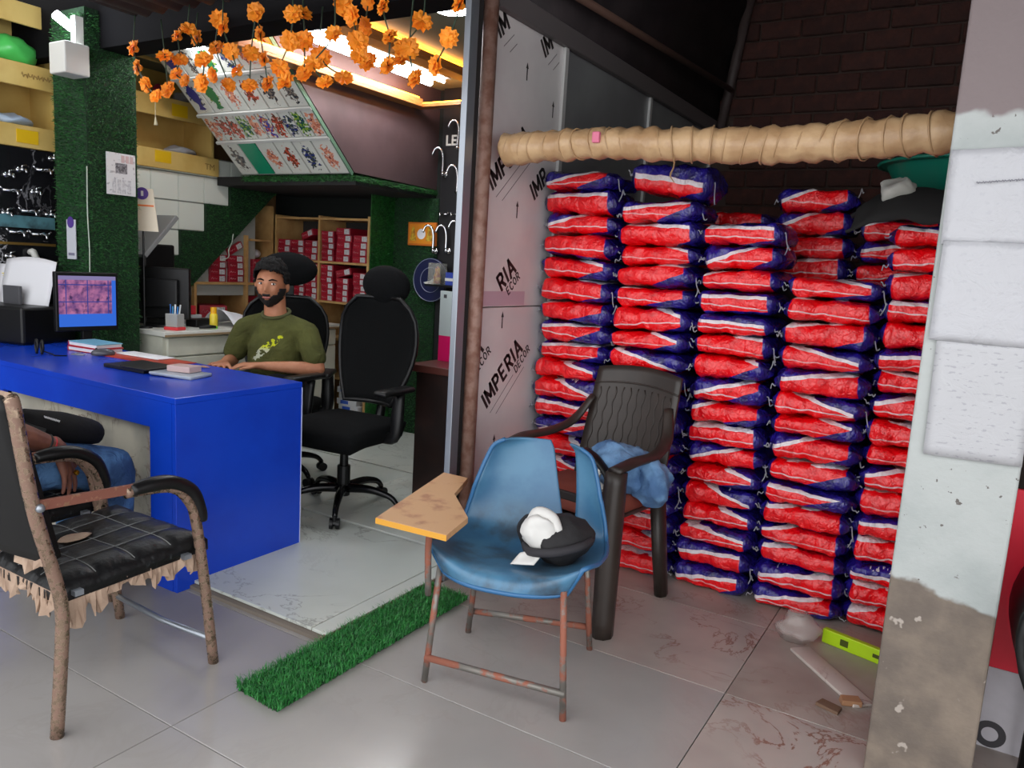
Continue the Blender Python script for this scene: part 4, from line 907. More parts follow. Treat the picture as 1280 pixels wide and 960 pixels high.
# rear wall picture, round sign, table on the right
pf = thing('framed_picture', 'small orange picture with gold figures in an orange frame', 'picture', (-3.585, 4.56, 1.54))
obj('frame', box(nb(), -.13, .13, 0, .02, -.085, .085, .003, seg=1), M('orange_frame', (206, 110, 30), .4), pf); obj('picture', box(nb(), -.115, .115, -.003, .0, -.07, .07), M('orange_picture', (226, 140, 30), .4), pf)
for x in (-.075, .075): obj('gold_figure', prism(nb(), [(x-.03, -.05), (x+.03, -.05), (x+.018, .0), (x+.012, .04), (x, .055), (x-.012, .04), (x-.018, .0)], -.005, -.003, 'y'), M('gold_figure', (220, 190, 60), .35, c2=(170, 110, 40), sc=40), pf)
obj('white_disc', lathe(nb(), [(0, 0), (.038, 0), (.038, .002), (0, .002)], 20, Matrix.Translation((0, -.003, 0)) @ Matrix.Rotation(PI/2, 4, 'X')), PAPER, pf)
rs_ = thing('round_sign', 'round dark blue sign with white emblem on the turf strip', 'sign', (-3.47, 4.55, 1.21))
RX = Matrix.Rotation(PI/2, 4, 'X')
obj('disc', lathe(nb(), [(0, 0), (.16, 0), (.16, .012), (0, .012)], 36, RX), M('navy_sign', (24, 30, 70), .35), rs_, auto=40)
for r in (.155, .09): obj('ring', tube(nb(), [(r*math.cos(k*PI/16), -.013, r*math.sin(k*PI/16)) for k in range(32)], .0045, 5, closed=True, flat=.4), M('silver_ring', (150, 156, 176), .4), rs_)
obj('emblem', prism(nb(), [(-.06, -.02), (.0, -.005), (.06, .03), (.03, -.03), (-.03, -.04)], -.016, -.013, 'y'), WHITE, rs_)
DW = M('dark_wood', (30, 20, 18), .45, c2=(44, 26, 22), sc=6)
wtb = thing('side_table', 'dark wooden table with reddish top beside the grey post', 'table', (0, 0, 0))
obj('tabletop', box(nb(), -2.66, -1.93, 3.30, 3.64, .745, .785, .004), M('reddish_wood', (84, 44, 38), .35), wtb); obj('side_panel', box(nb(), -2.62, -2.59, 3.34, 3.6, .03, .745), DW, wtb); obj('front_panel', box(nb(), -2.59, -1.95, 3.34, 3.36, .03, .745), DW, wtb); obj('side_panel', box(nb(), -1.98, -1.95, 3.36, 3.6, .03, .745), DW, wtb)
pk = thing('poster_board', 'white and hot pink board standing on the dark side table', 'board', (-2.43, 3.54, .786))
obj('pink_panel', box(nb(), -.20, .30, 0, .01, 0, .145), M('hot_pink', (226, 20, 104), .4), pk); obj('white_panel', box(nb(), -.20, .30, 0, .01, .146, .40), M('board_white', (188, 200, 200), .4), pk); obj('logo', box(nb(), -.175, -.155, -.002, 0, .36, .38), M('grey_logo', (70, 72, 76), .5), pk)
obj('black_figure', prism(nb(), [(.0, .06), (.03, .20), (.10, .34), (.10, .2), (.03, .1)], -.002, 0, 'y'), M('figure_black', (20, 18, 22), .4), pk)
fs = thing('wall_bracket_shelf', 'small black bracket shelf on the black board', 'shelf', (-3.33, 4.52, 1.17)); obj('board', box(nb(), -.1, .25, -.10, .008, 0, .015), BLACKP, fs); obj('bracket', box(nb(), .06, .075, -.08, .065, -.06, .001), BLACKP, fs)
fg = thing('figurine', 'colourful gold figurine in a clear case on the black bracket shelf', 'figurine', (-3.36, 4.475, 1.1855)); obj('case', box(nb(), -.055, .055, -.04, .04, 0, .15, .003), M('case_clear', (190, 190, 180), .1, alpha=.35), fg)
bm = nb(); lathe(bm, [(0, .005), (.03, .005), (.026, .03), (.03, .05), (.018, .085), (.02, .11), (.0, .13)], 12); obj('figure', bm, M('gold_red', (200, 150, 50), .35, c2=(150, 50, 60), sc=40), fg, True)
bx = thing('blue_carton', 'small blue and white box beside the figurine', 'box', (-3.2, 4.475, 1.1855)); obj('box', box(nb(), -.06, .06, -.04, .04, 0, .09, .003), M('blue_card', (50, 70, 160), .4), bx); obj('white_band', box(nb(), -.061, .061, -.0415, -.039, .03, .05), WHITE, bx)
sw = thing('switch_board', 'white switch box on the black board', 'switch', (-3.26, 4.56, 1.03)); obj('plate', box(nb(), -.08, .12, 0, .025, -.10, .10, .006), WHITE, sw); obj('switch', box(nb(), -.05, -.01, -.006, 0, -.02, .03, .002), WHITE, sw)

# ------------------------------------------------------------------ office chairs
WF = lambda v: (.56+.50*math.sin(PI*(.06+.74*v)))*(1-.30*max(0., (v-.80)/.20)**2)
def office_chair(label, loc, rz, spin=0., headw=.15, hz=0.):
    t = thing('office_chair', label, 'office chair', loc, rz, 'black office chairs')       # faces local -Y
    bm = nb()
    def seat(u, v):
        x = -.26+.52*u; y = -.25+.48*v; e = max(abs(2*u-1)**4, abs(2*v-1)**4)
        return V((x*(1-.10*abs(2*v-1)**3), y*(1-.06*abs(2*u-1)**3), .47+.035*(1-e)-.05*max(0, .25-v)**1.5*4))
    sheet(bm, 14, 14, seat); r = bmesh.ops.extrude_face_region(bm, geom=bm.faces[:])
    for e in r['geom']:
        if isinstance(e, bmesh.types.BMVert): e.co.z = e.co.z-.075; e.co.x *= .93; e.co.y *= .93
    obj('seat', bm, BLACKF, t, True)
    bk = obj('backrest', sheet(nb(), 12, 14, lambda u, v: V(((-.24+.48*u)*WF(v), .245+.05*(2*u-1)**2*-1+.05*math.sin(PI*v)+.06*v*v*1.2-.02, .55+.56*v))), M('back_mesh', (8, 9, 10), .9, c2=(14, 15, 16), sc=200, spec=.15), t, True, solid=.014)
    rim = []
    for (u, v) in [(k/8, 0) for k in range(8)]+[(1, k/10) for k in range(10)]+[(1-k/8, 1) for k in range(8)]+[(0, 1-k/10) for k in range(10)]:
        rim.append(((-.24+.48*u)*WF(v), .245-.05*(2*u-1)**2+.05*math.sin(PI*v)+.072*v*v-.02, .55+.56*v))
    obj('back_frame', tube(nb(), rim, .012, 8, closed=True), BLACKP, bk, smooth=True)
    obj('lumbar_pad', box(nb(), -.11, .11, .285, .31, .72, .80, .012), BLACKP, bk)
    obj('headrest', (lambda b: b)(ell(nb(), (0, .31, 1.235+hz), (headw, .055, .108), (.12, 0, 0), 24, 16)), BLACKF, t, True)
    obj('headrest_stem', box(nb(), -.03, .03, .315, .335, 1.05, 1.2+hz, .006), BLACKP, t)
    obj('back_support', tube(nb(), cr([(0, .05, .41), (0, .24, .41), (0, .30, .5), (0, .31, .75)], 5), [.03, .028, .026, .02], 8), BLACKP, t, smooth=True)
    for s in (-1, 1):
        a = obj('arm_post', tube(nb(), cr([(s*.2, .03, .415), (s*.29, .03, .43), (s*.30, .04, .52), (s*.295, .06, .65)], 4), [.02, .022, .026, .022], 8, flat=1.5), BLACKP, t, smooth=True)
        obj('arm_pad', box(nb(), s*.295-.04, s*.295+.04, -.11, .15, .65, .68, .014), BLACKP, a, smooth=True)
    obj('mechanism', box(nb(), -.08, .08, -.1, .1, .385, .425, .01), BLACKP, t)
    obj('gas_lift', tube(nb(), [(0, 0, .08), (0, 0, .24), (0, 0, .241), (0, 0, .40)], [.034, .034, .022, .022], 14), BLACKP, t, smooth=False)
    obj('lever', tube(nb(), [(.02, -.02, .385), (-.10, -.05, .37), (-.12, -.05, .36)], [.006, .008, .016], 8), BLACKP, t)
    for k in range(5):
        a = spin+2*PI*k/5; d = V((math.cos(a), math.sin(a), 0))
        lg = obj('leg', tube(nb(), cr([d*.02+V((0, 0, .12)), d*.15+V((0, 0, .125)), d*.26+V((0, 0, .10)), d*.305+V((0, 0, .06))], 4), [.026, .022, .016, .013], 8), M('gloss_black_metal', (16, 16, 18), .2, .4), t, smooth=True)
        e = d.cross(V((0, 0, 1)))
        w_ = nb()
        for q in (-1, 1): tube(w_, [d*.305+e*q*.008+V((0, 0, .028)), d*.305+e*q*.024+V((0, 0, .028))], .027, 14)
        tube(w_, [d*.305+e*-.01+V((0, 0, .028)), d*.305+e*.01+V((0, 0, .028))], .014, 8); tube(w_, [d*.305+V((0, 0, .04)), d*.305+V((0, 0, .065))], .01, 6)
        obj('castor', w_, BLACKP, lg, kind='stuff')
    return t
office_chair('empty black mesh office chair facing the blue desk', (-2.735, 2.905, .029), .06, -1.0, .155, -.06)
office_chair('black office chair occupied by the man in olive shirt', (-3.46, 3.08, .029), .60, -1.9, .175, .05).scale = (1, 1, .95)

# ------------------------------------------------------------------ man behind the desk
SKIN = M('skin_tan', (182, 124, 92), .55, c2=(168, 108, 78), sc=14)
SKIN2 = M('skin_brown', (132, 84, 66), .55, c2=(112, 68, 54), sc=16)
HAIR = M('black_hair', (11, 10, 10), .8, c2=(17, 15, 15), sc=60, bump=.6, bsc=120, spec=.25)
def g(d, c, s): return math.exp(-((d-V(c)).length_squared)/(s*s))
def head_pt(d):
    """face looks along -Y; unit direction -> surface point (metres, centre of the head at 0)"""
    d = d.normalized(); rx, ry, rz = .074, .095, .118
    z = d.z; x, y = d.x, d.y
    if z < 0: rx *= 1-.30*(-z)**1.5; ry *= 1-.12*(-z)**2
    p = V((x*rx, y*ry, z*rz))
    f = max(0., -y)
    o = 0.
    o += .022*g(d, (0, -.97, -.17), .15)+.012*g(d, (0, -.98, -.02), .12)     # nose
    o -= .011*g(d, (.33, -.92, .10), .16)+.011*g(d, (-.33, -.92, .10), .16)   # eye sockets
    o += .006*g(d, (.30, -.90, .29), .18)+.006*g(d, (-.30, -.90, .29), .18)   # brows
    o += .006*g(d, (.13, -.86, -.48), .13)+.006*g(d, (-.13, -.86, -.48), .13)+.004*g(d, (0, -.82, -.57), .12)  # lips
    o += .012*g(d, (0, -.62, -.80), .25)                                      # chin
    o += .005*g(d, (.55, -.80, -.15), .22)+.005*g(d, (-.55, -.80, -.15), .22)  # cheeks
    return p+d*o
def head_mesh(bm, off=0., keep=None, nu=48, nv=36, mtx=None, amp=0., seed=0):
    vs = {}
    for j in range(nv+1):
        th = PI*j/nv
        for i in range(nu):
            ph = 2*PI*i/nu; d = V((math.sin(th)*math.cos(ph), math.sin(th)*math.sin(ph), math.cos(th)))
            k = off(d) if callable(off) else off
            p = head_pt(d)+d*(k+(amp*(noise.noise(d*7+V((seed, 0, 0)))+.6*noise.noise(d*16+V((0, seed, 0)))) if amp else 0.))
            vs[(i, j)] = (d, p)
    bmv = {}
    def gv(i, j):
        i %= nu
        if j in (0, nv): i = 0
        if (i, j) not in bmv: bmv[(i, j)] = bm.verts.new(mtx @ vs[(i, j)][1] if mtx else vs[(i, j)][1])
        return bmv[(i, j)]
    for j in range(nv):
        for i in range(nu):
            d = (vs[(i, j)][0]+vs[((i+1) % nu, j+1)][0])/2
            if keep and not keep(d.normalized()): continue
            q = []
            for c in ((i, j), (i+1, j), (i+1, j+1), (i, j+1)):
                v_ = gv(*c)
                if v_ not in q: q.append(v_)
            if len(q) > 2: bm.faces.new(q)
    return bm
def hair_keep(d):
    jag = .05*noise.noise(d*13)
    if d.z > .66+jag: return True
    if d.y > .22 and d.z > -.35: return True
    return d.z > .40+jag+.34*max(0., -d.y-.25) or (abs(d.x) > .80 and d.z > .10 and d.y > -.42+jag)
def beard_keep(d): 
    jaw = d.z < -.52 and d.y < .1 and d.z > -.97
    side = abs(d.x) > .60 and -.6 < d.z < -.12 and -.66 < d.y < -.10
    mous = -.44 < d.z < -.34 and abs(d.x) < .26 and d.y < -.6
    lips = abs(d.x) < .19 and -.60 < d.z < -.44 and d.y < 0
    mid = abs(d.x) > .2 and d.z < -.38 and d.y < -.1 and abs(d.x)*.8-d.z > .72
    return (jaw or side or mous or mid) and not lips
def hand(bm, wrist, fwd, up, side, s=1., curl=.5, thumb=1):
    """palm and five fingers added as closed volumes; fwd along the fingers, up = back of the hand, side = towards the thumb"""
    wrist = V(wrist); f = V(fwd).normalized(); u = V(up).normalized(); sd2 = V(side).normalized()
    palm = wrist+f*.045*s
    limb(bm, [wrist-f*.02*s, wrist+f*.02*s+sd2*.012*s, wrist+f*.085*s+sd2*.028*s], [.022*s, .02*s, .013*s], 10)
    limb(bm, [wrist, wrist+f*.085*s], [.021*s, .014*s], 10); limb(bm, [wrist, wrist+f*.08*s-sd2*.028*s], [.02*s, .012*s], 10)
    for k, (o, L) in enumerate(((.032, .074), (.011, .084), (-.011, .078), (-.032, .060))):
        p = wrist+f*.083*s+sd2*o*s; q = [p]; ang = 0.; dirv = f
        for seg in (.42, .32, .26):
            ang += curl*(.9 if seg > .4 else .7)+.05*k*curl; dirv = (f*math.cos(ang)-u*math.sin(ang)+sd2*(.20-.135*k)).normalized(); q.append(q[-1]+dirv*L*seg*s)
        limb(bm, q, [.0088*s, .0084*s, .0076*s, .0062*s], 8)
    p = wrist+f*.025*s+sd2*.026*s; td = (sd2*.75+f*.6-u*.25*curl).normalized(); td2 = (sd2*.25+f*.9-u*.5*curl).normalized()
    limb(bm, [p, p+td*.035*s, p+td*.035*s+td2*.032*s, p+td*.035*s+td2*.055*s], [.013*s, .011*s, .0095*s, .0075*s], 8)

man = thing('person', 'person in an olive T-shirt with dark beard sitting behind the blue desk', 'person', (-3.395, 3.01, -.045), .40); man.scale = (1.115, 1.115, 1.02)
HM = Matrix.Translation((-.005, -.015, 1.185)) @ Euler((.03, .02, .16)).to_matrix().to_4x4()
bm = nb()
head_mesh(bm, 0., None, 48, 36, HM)
for s in (-1, 1): ell(bm, HM @ V((s*.074, .012, -.005)), (.012, .021, .033), (0, 0, s*.3), 10, 8)
limb(bm, [(0, .03, .98), (0, .015, 1.05), (0, .01, 1.13)], [.062, .055, .052])
limb(bm, [(0, .04, .645), (0, .035, .72), (0, .045, .84), (0, .04, .92)], [.10, .105, .11, .09], 16)
limb(bm, [(-.145, .03, .945), (0, .035, .985), (.145, .03, .945)], [.045, .05, .045])
for s, el, wr in ((-1, (-.245, .03, .745), (-.17, -.17, .76)), (1, (.25, -.03, .745), (.03, -.16, .76))):
    limb(bm, [(s*.165, .03, .935), (s*.205, .02, .83), el], [.05, .045, .038]); limb(bm, [el, tuple((V(el)*.5+V(wr)*.5)), wr], [.038, .035, .024])
    f_ = V(wr)-V(el); hand(bm, V(wr)+f_.normalized()*.015, f_, (0, -.3, 1), f_.cross(V((0, 0, 1)))*(-s), 1., .35)
for s in (-1, 1):
    limb(bm, [(s*.085, .04, .625), (s*.10-.06, -.20, .62), (s*.10-.12, -.38, .58)], [.075, .068, .056]); limb(bm, [(s*.10-.12, -.38, .58), (s*.10-.12, -.38, .33), (s*.10-.12, -.36, .14)], [.054, .05, .036])
    limb(bm, [(s*.10-.12, -.345, .110), (s*.105-.13, -.47, .102)], [.036, .03])
me = blend(bm, .0062, 3); me.materials.append(SKIN); place('body', me, man)
bm = nb()
limb(bm, [(0, .04, .665), (0, .03, .72), (0, .038, .84), (0, .035, .915)], [.128, .138, .142, .118], 18)
limb(bm, [(-.145, .03, .942), (0, .035, .975), (.145, .03, .942)], [.062, .077, .062])
for s, el in ((-1, (-.245, .03, .745)), (1, (.25, -.03, .745))):
    a = V((s*.165, .03, .932)); b = a.lerp(V(el), .70); limb(bm, [a, a.lerp(b, .5), b], [.063, .062, .060])
wob(bm, .006, 8, 4)
me = blend(bm, .008, 3); me.materials.append(shirt_mat())
place('t_shirt', me, man)
obj('collar', tube(nb(), [(.066*math.cos(2*PI*k/24), .026+.066*math.sin(2*PI*k/24), 1.030+.024*math.sin(2*PI*k/24)) for k in range(24)], .010, 8, closed=True), M('olive_rib', (72, 74, 40), .9), man, smooth=True)
bm = nb()
for s in (-1, 1): limb(bm, [(s*.08, .045, .625), (s*.10-.06, -.20, .62), (s*.10-.12, -.37, .585)], [.095, .085, .068]); limb(bm, [(s*.10-.12, -.375, .57), (s*.10-.12, -.38, .35), (s*.10-.12, -.365, .17)], [.066, .062, .058])
me = blend(bm, .012, 3); me.materials.append(M('dark_trousers', (32, 34, 44), .8)); place('trousers', me, man)
obj('hair', head_mesh(nb(), lambda d: .003+.030*max(0., d.z)**1.3+.020*max(0, -d.y-.1)*max(0, d.z)*1.3, hair_keep, 96, 64, HM, .010, 2), HAIR, man, True, solid=.006)
obj('beard', head_mesh(nb(), .0035, beard_keep, 96, 64, HM, .002, 5), M('beard_hair', (24, 18, 17), .75), man, True, solid=.004)
for s in (-1, 1):
    e = obj('eye', ell(nb(), HM @ V((s*.030, -.0785, .012)), (.0125, .009, .0062), (0, 0, 0), 14, 10), M('eye_white', (226, 220, 212), .25), man, True)
    obj('iris', ell(nb(), HM @ V((s*.030+.0035, -.0862, .012)), (.0055, .0025, .0058), (0, 0, 0), 10, 8), M('iris_dark', (22, 14, 10), .2), e, True)
    obj('eyelid', tube(nb(), [HM @ V((s*.030+k*.014, -.085+abs(k)*.007, .0185-abs(k)*.004)) for k in (-1, -.5, 0, .5, 1)], .003, 6), M('skin_dark', (120, 78, 56), .6), e, smooth=True)
    obj('eyebrow', tube(nb(), cr([HM @ V((s*.012, -.094, .030)), HM @ V((s*.030, -.091, .036)), HM @ V((s*.049, -.076, .030))], 4), [.003, .0048, .002], 6, flat=1.), HAIR, man, smooth=True)
obj('lips', ell(nb(), HM @ V((0, -.0865, -.062)), (.022, .008, .008), (0, 0, 0), 14, 8), M('lip_pink', (158, 92, 84), .45), man, True)

# ------------------------------------------------------------------ worn armchairs
TORN = M('torn_backing', (176, 152, 132), .9, c2=(150, 126, 108), sc=10)
VIN = seat_vinyl_mat(); PAD = M('black_armpad', (13, 13, 14), .35, spec=.4)
def armchair(label, loc, rz, worn=True):
    t = thing('armchair', label, 'armchair', loc, rz, 'worn visitor armchairs')            # faces local +Y
    for s in (-1, 1):
        x = s*.26
        obj('back_leg', tube(nb(), cr([(x, -.26, 0), (x, -.24, .25), (x, -.236, .36), (x, -.25, .45), (x, -.30, .664), (x, -.335, .92), (x*.97, -.34, .955)], 5), .0175, 12), BRONZE, t, smooth=True)
        fl2 = obj('front_leg', tube(nb(), cr([(x, .245, 0), (x, .21, .30), (x, .18, .506), (x, .155, .575), (x, .10, .628), (x, .0, .643), (x, -.05, .645)], 5), .0165, 12), BRONZE, t, smooth=True)
        obj('arm_bar', box(nb(), x-.006, x+.006, -.30, -.02, -.014, .014, .002, Matrix.Translation((0, 0, .652)) @ Matrix.Rotation(-.05, 4, 'X')), RUST, t)
        obj('bolt', lathe(nb(), [(0, 0), (.012, 0), (.010, .008), (0, .01)], 12, Matrix.Translation((x+s*.017, -.292, .664)) @ Matrix.Rotation(s*PI/2, 4, 'Y')), STEEL, t, smooth=True)
        obj('arm_pad', tube(nb(), cr([(x, -.035, .648), (x, .03, .652), (x, .10, .643), (x, .165, .60), (x, .195, .53), (x, .20, .50)], 5), [.019, .024, .024, .024, .022, .019], 10), PAD, fl2, smooth=True)
    obj('cross_bar', tube(nb(), [(-.26, .232, .09), (0, .235, .075), (.26, .232, .09)], .010, 8), STEEL, t, smooth=True)
    obj('seat_bracket', box(nb(), -.26, .26, .14, .165, .385, .40), STEEL, t); obj('seat_bracket', box(nb(), -.26, .26, -.20, -.175, .385, .40), STEEL, t)
    bm = nb()
    def top(u, v):
        x, y = -.24+.48*u, -.22+.475*v; qu, qv = (u*4) % 1, (v*4) % 1
        q = min(abs(qu-.5), .5)*2; r_ = min(abs(qv-.5), .5)*2
        puff = .011*(1-q**6)*(1-r_**6); e = max(abs(2*u-1)**7, abs(2*v-1)**7)
        dent = -.012*math.exp(-((x+.03)**2+(y+.03)**2)/.03)
        return V((x, y, .44+puff+dent-.028*e))
    sheet(bm, 32, 32, top); r = bmesh.ops.extrude_face_region(bm, geom=bm.faces[:])
    for e in r['geom']:
        if isinstance(e, bmesh.types.BMVert): e.co.z = .378
    st_ = obj('seat', bm, VIN, t, True, rot=(.04, 0, 0))
    for k in (1, 2, 3):
        obj('stitch', tube(nb(), [top(k/4, j/24)+V((0, 0, .0035)) for j in range(1, 24)], .0017, 4), M('pale_stitch', (120, 122, 122), .8), st_)
        obj('stitch', tube(nb(), [top(j/24, k/4)+V((0, 0, .0035)) for j in range(1, 24)], .0017, 4), M('pale_stitch', (120, 122, 122), .8), st_)
    bm = nb(); sheet(bm, 14, 16, lambda u, v: V((-.245+.49*u, -.262-.10*v-.03*math.sin(PI*u)+.02, .50+.45*v))); obj('backrest', bm, M('plain_black_vinyl', (12, 12, 13), .55, spec=.3), t, True, solid=.04)
    if worn:
        obj('tear', wob(lathe(nb(), [(0, .005), (.024, .004), (.034, 0), (0, -.006)], 18, Matrix.Translation((-.03, -.02, .441)), .8, 1.5), .006, 28, 3), TORN, st_, smooth=True)
        def rag(name, n, f, seed):
            r_ = random.Random(seed); bm = nb(); prev = None
            for i in range(n+1):
                a, dr = f(i/n); dr *= .35+1.5*abs(noise.noise(V((i*.07, seed*1.7, 0))))+.22*abs(noise.noise(V((i*.4, seed, 2))))+.06*r_.random()
                vs = [bm.verts.new(a+V((0, 0, 0))), bm.verts.new(a+V((.006*r_.uniform(-1, 1), .006*r_.uniform(-1, 1), -dr*.5))), bm.verts.new(a+V((.012*r_.uniform(-1, 1), .012*r_.uniform(-1, 1), -dr)))]
                if prev: bm.faces.new((prev[0], prev[1], vs[1], vs[0])); bm.faces.new((prev[1], prev[2], vs[2], vs[1]))
                prev = vs
            return obj(name, bm, TORN, t, False, solid=.003)
        rag('torn_fabric', 70, lambda q: (V((.235, -.24+.47*q, .395+.012*q)), .07+.06*math.sin(q*7)**2), 3)
        rag('torn_fabric', 50, lambda q: (V((.235-.45*q, -.235, .40)), .05+.03*math.sin(q*9)**2), 5)
        rag('torn_fabric', 20, lambda q: (V((.24-.48*q, -.265, .515)), .04+.03*math.sin(q*8)**2), 8)
        rag('torn_top', 18, lambda q: (V((.25-.5*q, -.335, .965)), .035+.02*math.sin(q*11)), 9)
    return t
armchair('worn black armchair with torn quilted seat and bronze tube legs', (-2.27, 1.30, 0), 0)
armchair('black armchair with chrome arms under the person in jeans', (-2.94, 1.365, 0), 0, False).scale = (1, 1, .94)

# ------------------------------------------------------------------ person in jeans at the desk
p2 = thing('person', 'person in jeans with red bracelet and gold ring seated at the desk', 'person', (-2.94, 1.335, 0), 0)
bm = nb()     # faces local +Y
flat_limb(bm, [(0, -.095, .60), (0, -.10, .72), (0, -.115, .92), (0, -.115, 1.0)], [.13, .135, .145, .12], 16)
limb(bm, [(-.17, -.13, 1.0), (0, -.13, 1.03), (.17, -.13, 1.0)], [.06, .065, .06]); limb(bm, [(0, -.13, 1.03), (0, -.11, 1.16)], [.055, .052])
H2 = Matrix.Translation((0, -.09, 1.25)) @ Euler((0, 0, PI)).to_matrix().to_4x4(); head_mesh(bm, 0., None, 40, 30, H2)
for s in (-1, 1): ell(bm, H2 @ V((s*.074, .012, -.005)), (.012, .021, .033), (0, 0, 0), 10, 8)
el, wr = V((.215, -.09, .725)), V((.205, .115, .615))
limb(bm, [(.195, -.13, .99), (.235, -.15, .87), el], [.05, .046, .04]); limb(bm, [el, el.lerp(wr, .5), wr], [.046, .042, .031])
hand(bm, wr, (.10, .32, -.80), (.70, .55, .30), (-.45, .75, .2), 1.12, .22)
el2, wr2 = V((-.26, -.12, .76)), V((-.12, .10, .66))
limb(bm, [(-.195, -.13, .99), (-.235, -.15, .87), el2], [.05, .046, .04]); limb(bm, [el2, wr2], [.038, .026]); hand(bm, wr2, (.5, .5, -.1), (0, 0, 1), (.5, -.5, 0), 1., .4)
for s in (-1, 1): limb(bm, [(s*.09, -.10, .53), (s*.12, .15, .53), (s*.13, .34, .51)], [.08, .07, .055]); limb(bm, [(s*.13, .34, .51), (s*.13, .345, .28), (s*.13, .345, .09)], [.052, .05, .034]); limb(bm, [(s*.13, .33, .05), (s*.135, .44, .045)], [.036, .03])
me = blend(bm, .0042, 2); me.materials.append(SKIN2); place('body', me, p2)
bm = nb()
for s in (-1, 1): limb(bm, [(s*.09, -.08, .540), (s*.12, .15, .532), (s*.14, .35, .485)], [.100, .092, .080], 16); limb(bm, [(s*.14, .365, .46), (s*.14, .36, .28), (s*.14, .34, .10)], [.076, .066, .062], 14)
flat_limb(bm, [(0, -.09, .572), (0, -.095, .63)], [.142, .142], 16, .8); wob(bm, .006, 10, 7)
def denim(name='denim'):
    if name in MATS: return MATS[name]
    m_, t, b = base(name, .85, 0, .2); o = t.obj(); c = t.mix(t.step(t.noise(o, 7, 5), .38, .62), lin((84, 122, 166)), lin((46, 70, 106)))
    t.l.new(c, b.inputs['Base Color']); t.l.new(t.bump(t.noise(o, 16, 4, .6, 0, 1.), .8, .02), b.inputs['Normal']); return m_
me = blend(bm, .009, 3); me.materials.append(denim()); place('jeans', me, p2)
bm = nb(); flat_limb(bm, [(0, -.095, .62), (0, -.10, .72), (0, -.115, .92), (0, -.115, .99)], [.150, .150, .158, .132], 16); limb(bm, [(-.17, -.13, 1.0), (0, -.13, 1.02), (.17, -.13, 1.0)], [.07, .077, .07])
for s in (-1, 1): limb(bm, [(s*.195, -.13, .99), (s*.235, -.15, .88)], [.066, .06])
me = blend(bm, .011, 3); me.materials.append(M('dark_shirt', (40, 40, 46), .85)); place('shirt', me, p2)
obj('hair', head_mesh(nb(), .018, hair_keep, 40, 30, H2, .006, 4), HAIR, p2, True, solid=.012)
def band(p, ax, r, th, mm, name):
    ax = V(ax).normalized(); a = ax.orthogonal().normalized(); b = ax.cross(a)
    return obj(name, tube(nb(), [V(p)+(a*math.cos(2*PI*k/18)+b*math.sin(2*PI*k/18))*r for k in range(18)], th, 6, closed=True), mm, p2, smooth=True)
band(wr.lerp(el, .12), wr-el, .031, .004, M('red_bracelet', (206, 40, 56), .5), 'red_bracelet'); band(wr.lerp(el, .2), wr-el, .033, .005, M('black_cord', (22, 22, 22), .6), 'black_bracelet')
obj('gold_ring', cbox(nb(), wr+V((.036, .045, -.092)), (.014, .016, .016), (.6, 0, .3), .003), M('gold', (206, 160, 50), .25, .9), p2)
lg = thing('shoulder_bag', 'black bag with small white lettering on the lap of the person in jeans', 'bag', (-2.86, 1.53, .575))
bm = nb(); limb(bm, [(.0, -.125, .115), (.0, .0, .078), (.0, .10, .05)], [.056, .062, .056], 14)
for v in bm.verts: v.co.x *= 1.5
wob(bm, .012, 9, 2); obj('pouch', bm, M('black_nylon', (17, 16, 17), .75, bump=.3, bsc=40, spec=.2), lg, True)
obj('lettering', tube(nb(), [V((.083, -.10+.0011*k, .150-.0005*k+.004*math.sin(k*1.7))) for k in range(50)], .0016, 4), M('white_logo', (206, 206, 206), .5), lg)
obj('strap', tube(nb(), cr([(-.02, -.15, .165), (.06, -.17, .14), (.09, -.10, .10)], 4), .009, 6, flat=.4), BLACKP, lg)

# ------------------------------------------------------------------ blue shell chair with writing pad
bcx = thing('student_chair', 'cracked blue plastic shell chair with a wooden writing pad', 'chair', (-1.205, 2.11, 0), .245)   # faces local -Y
prof = [(-.262, .385), (-.252, .415), (-.215, .428), (-.12, .415), (0, .402), (.09, .405), (.15, .432), (.19, .49), (.215, .57), (.235, .65), (.25, .72), (.254, .748)]
half = [.20, .235, .258, .275, .278, .265, .255, .245, .228, .205, .178, .135]
PR = cr([(0, y, z) for y, z in prof], 4); HW = lerpl(half, len(PR)); NS = len(PR)-1
def shell(s, u):
    k = s*NS; i = min(int(k), NS-1); f = k-i; p = PR[i].lerp(PR[i+1], f); h = HW[i]+(HW[i+1]-HW[i])*f
    bk_ = min(1., max(0., (s-.45)/.3)); lift = abs(u)**3.
    return V((u*h+.015, p.y-.075*lift*bk_+.075*abs(u)**2.6*max(0., 1-s/.30), p.z+.05*lift*(1-bk_)*(min(1., s/.12))))
SG = .52
def gap(s):
    if s <= SG: return .50, .50
    t = (s-SG)/(1-SG); return .50-.42*t**.8, .50+.12*t**.7
bm = nb()
def left(u, v): gl, gr = gap(v); return shell(v, -1+(gl+1)*u)
def right(u, v): gl, gr = gap(v); return shell(v, gr+(1-gr)*u)
sheet(bm, 22, 44, left); sheet(bm, 8, 44, right); bmesh.ops.remove_doubles(bm, verts=bm.verts[:], dist=.0004)
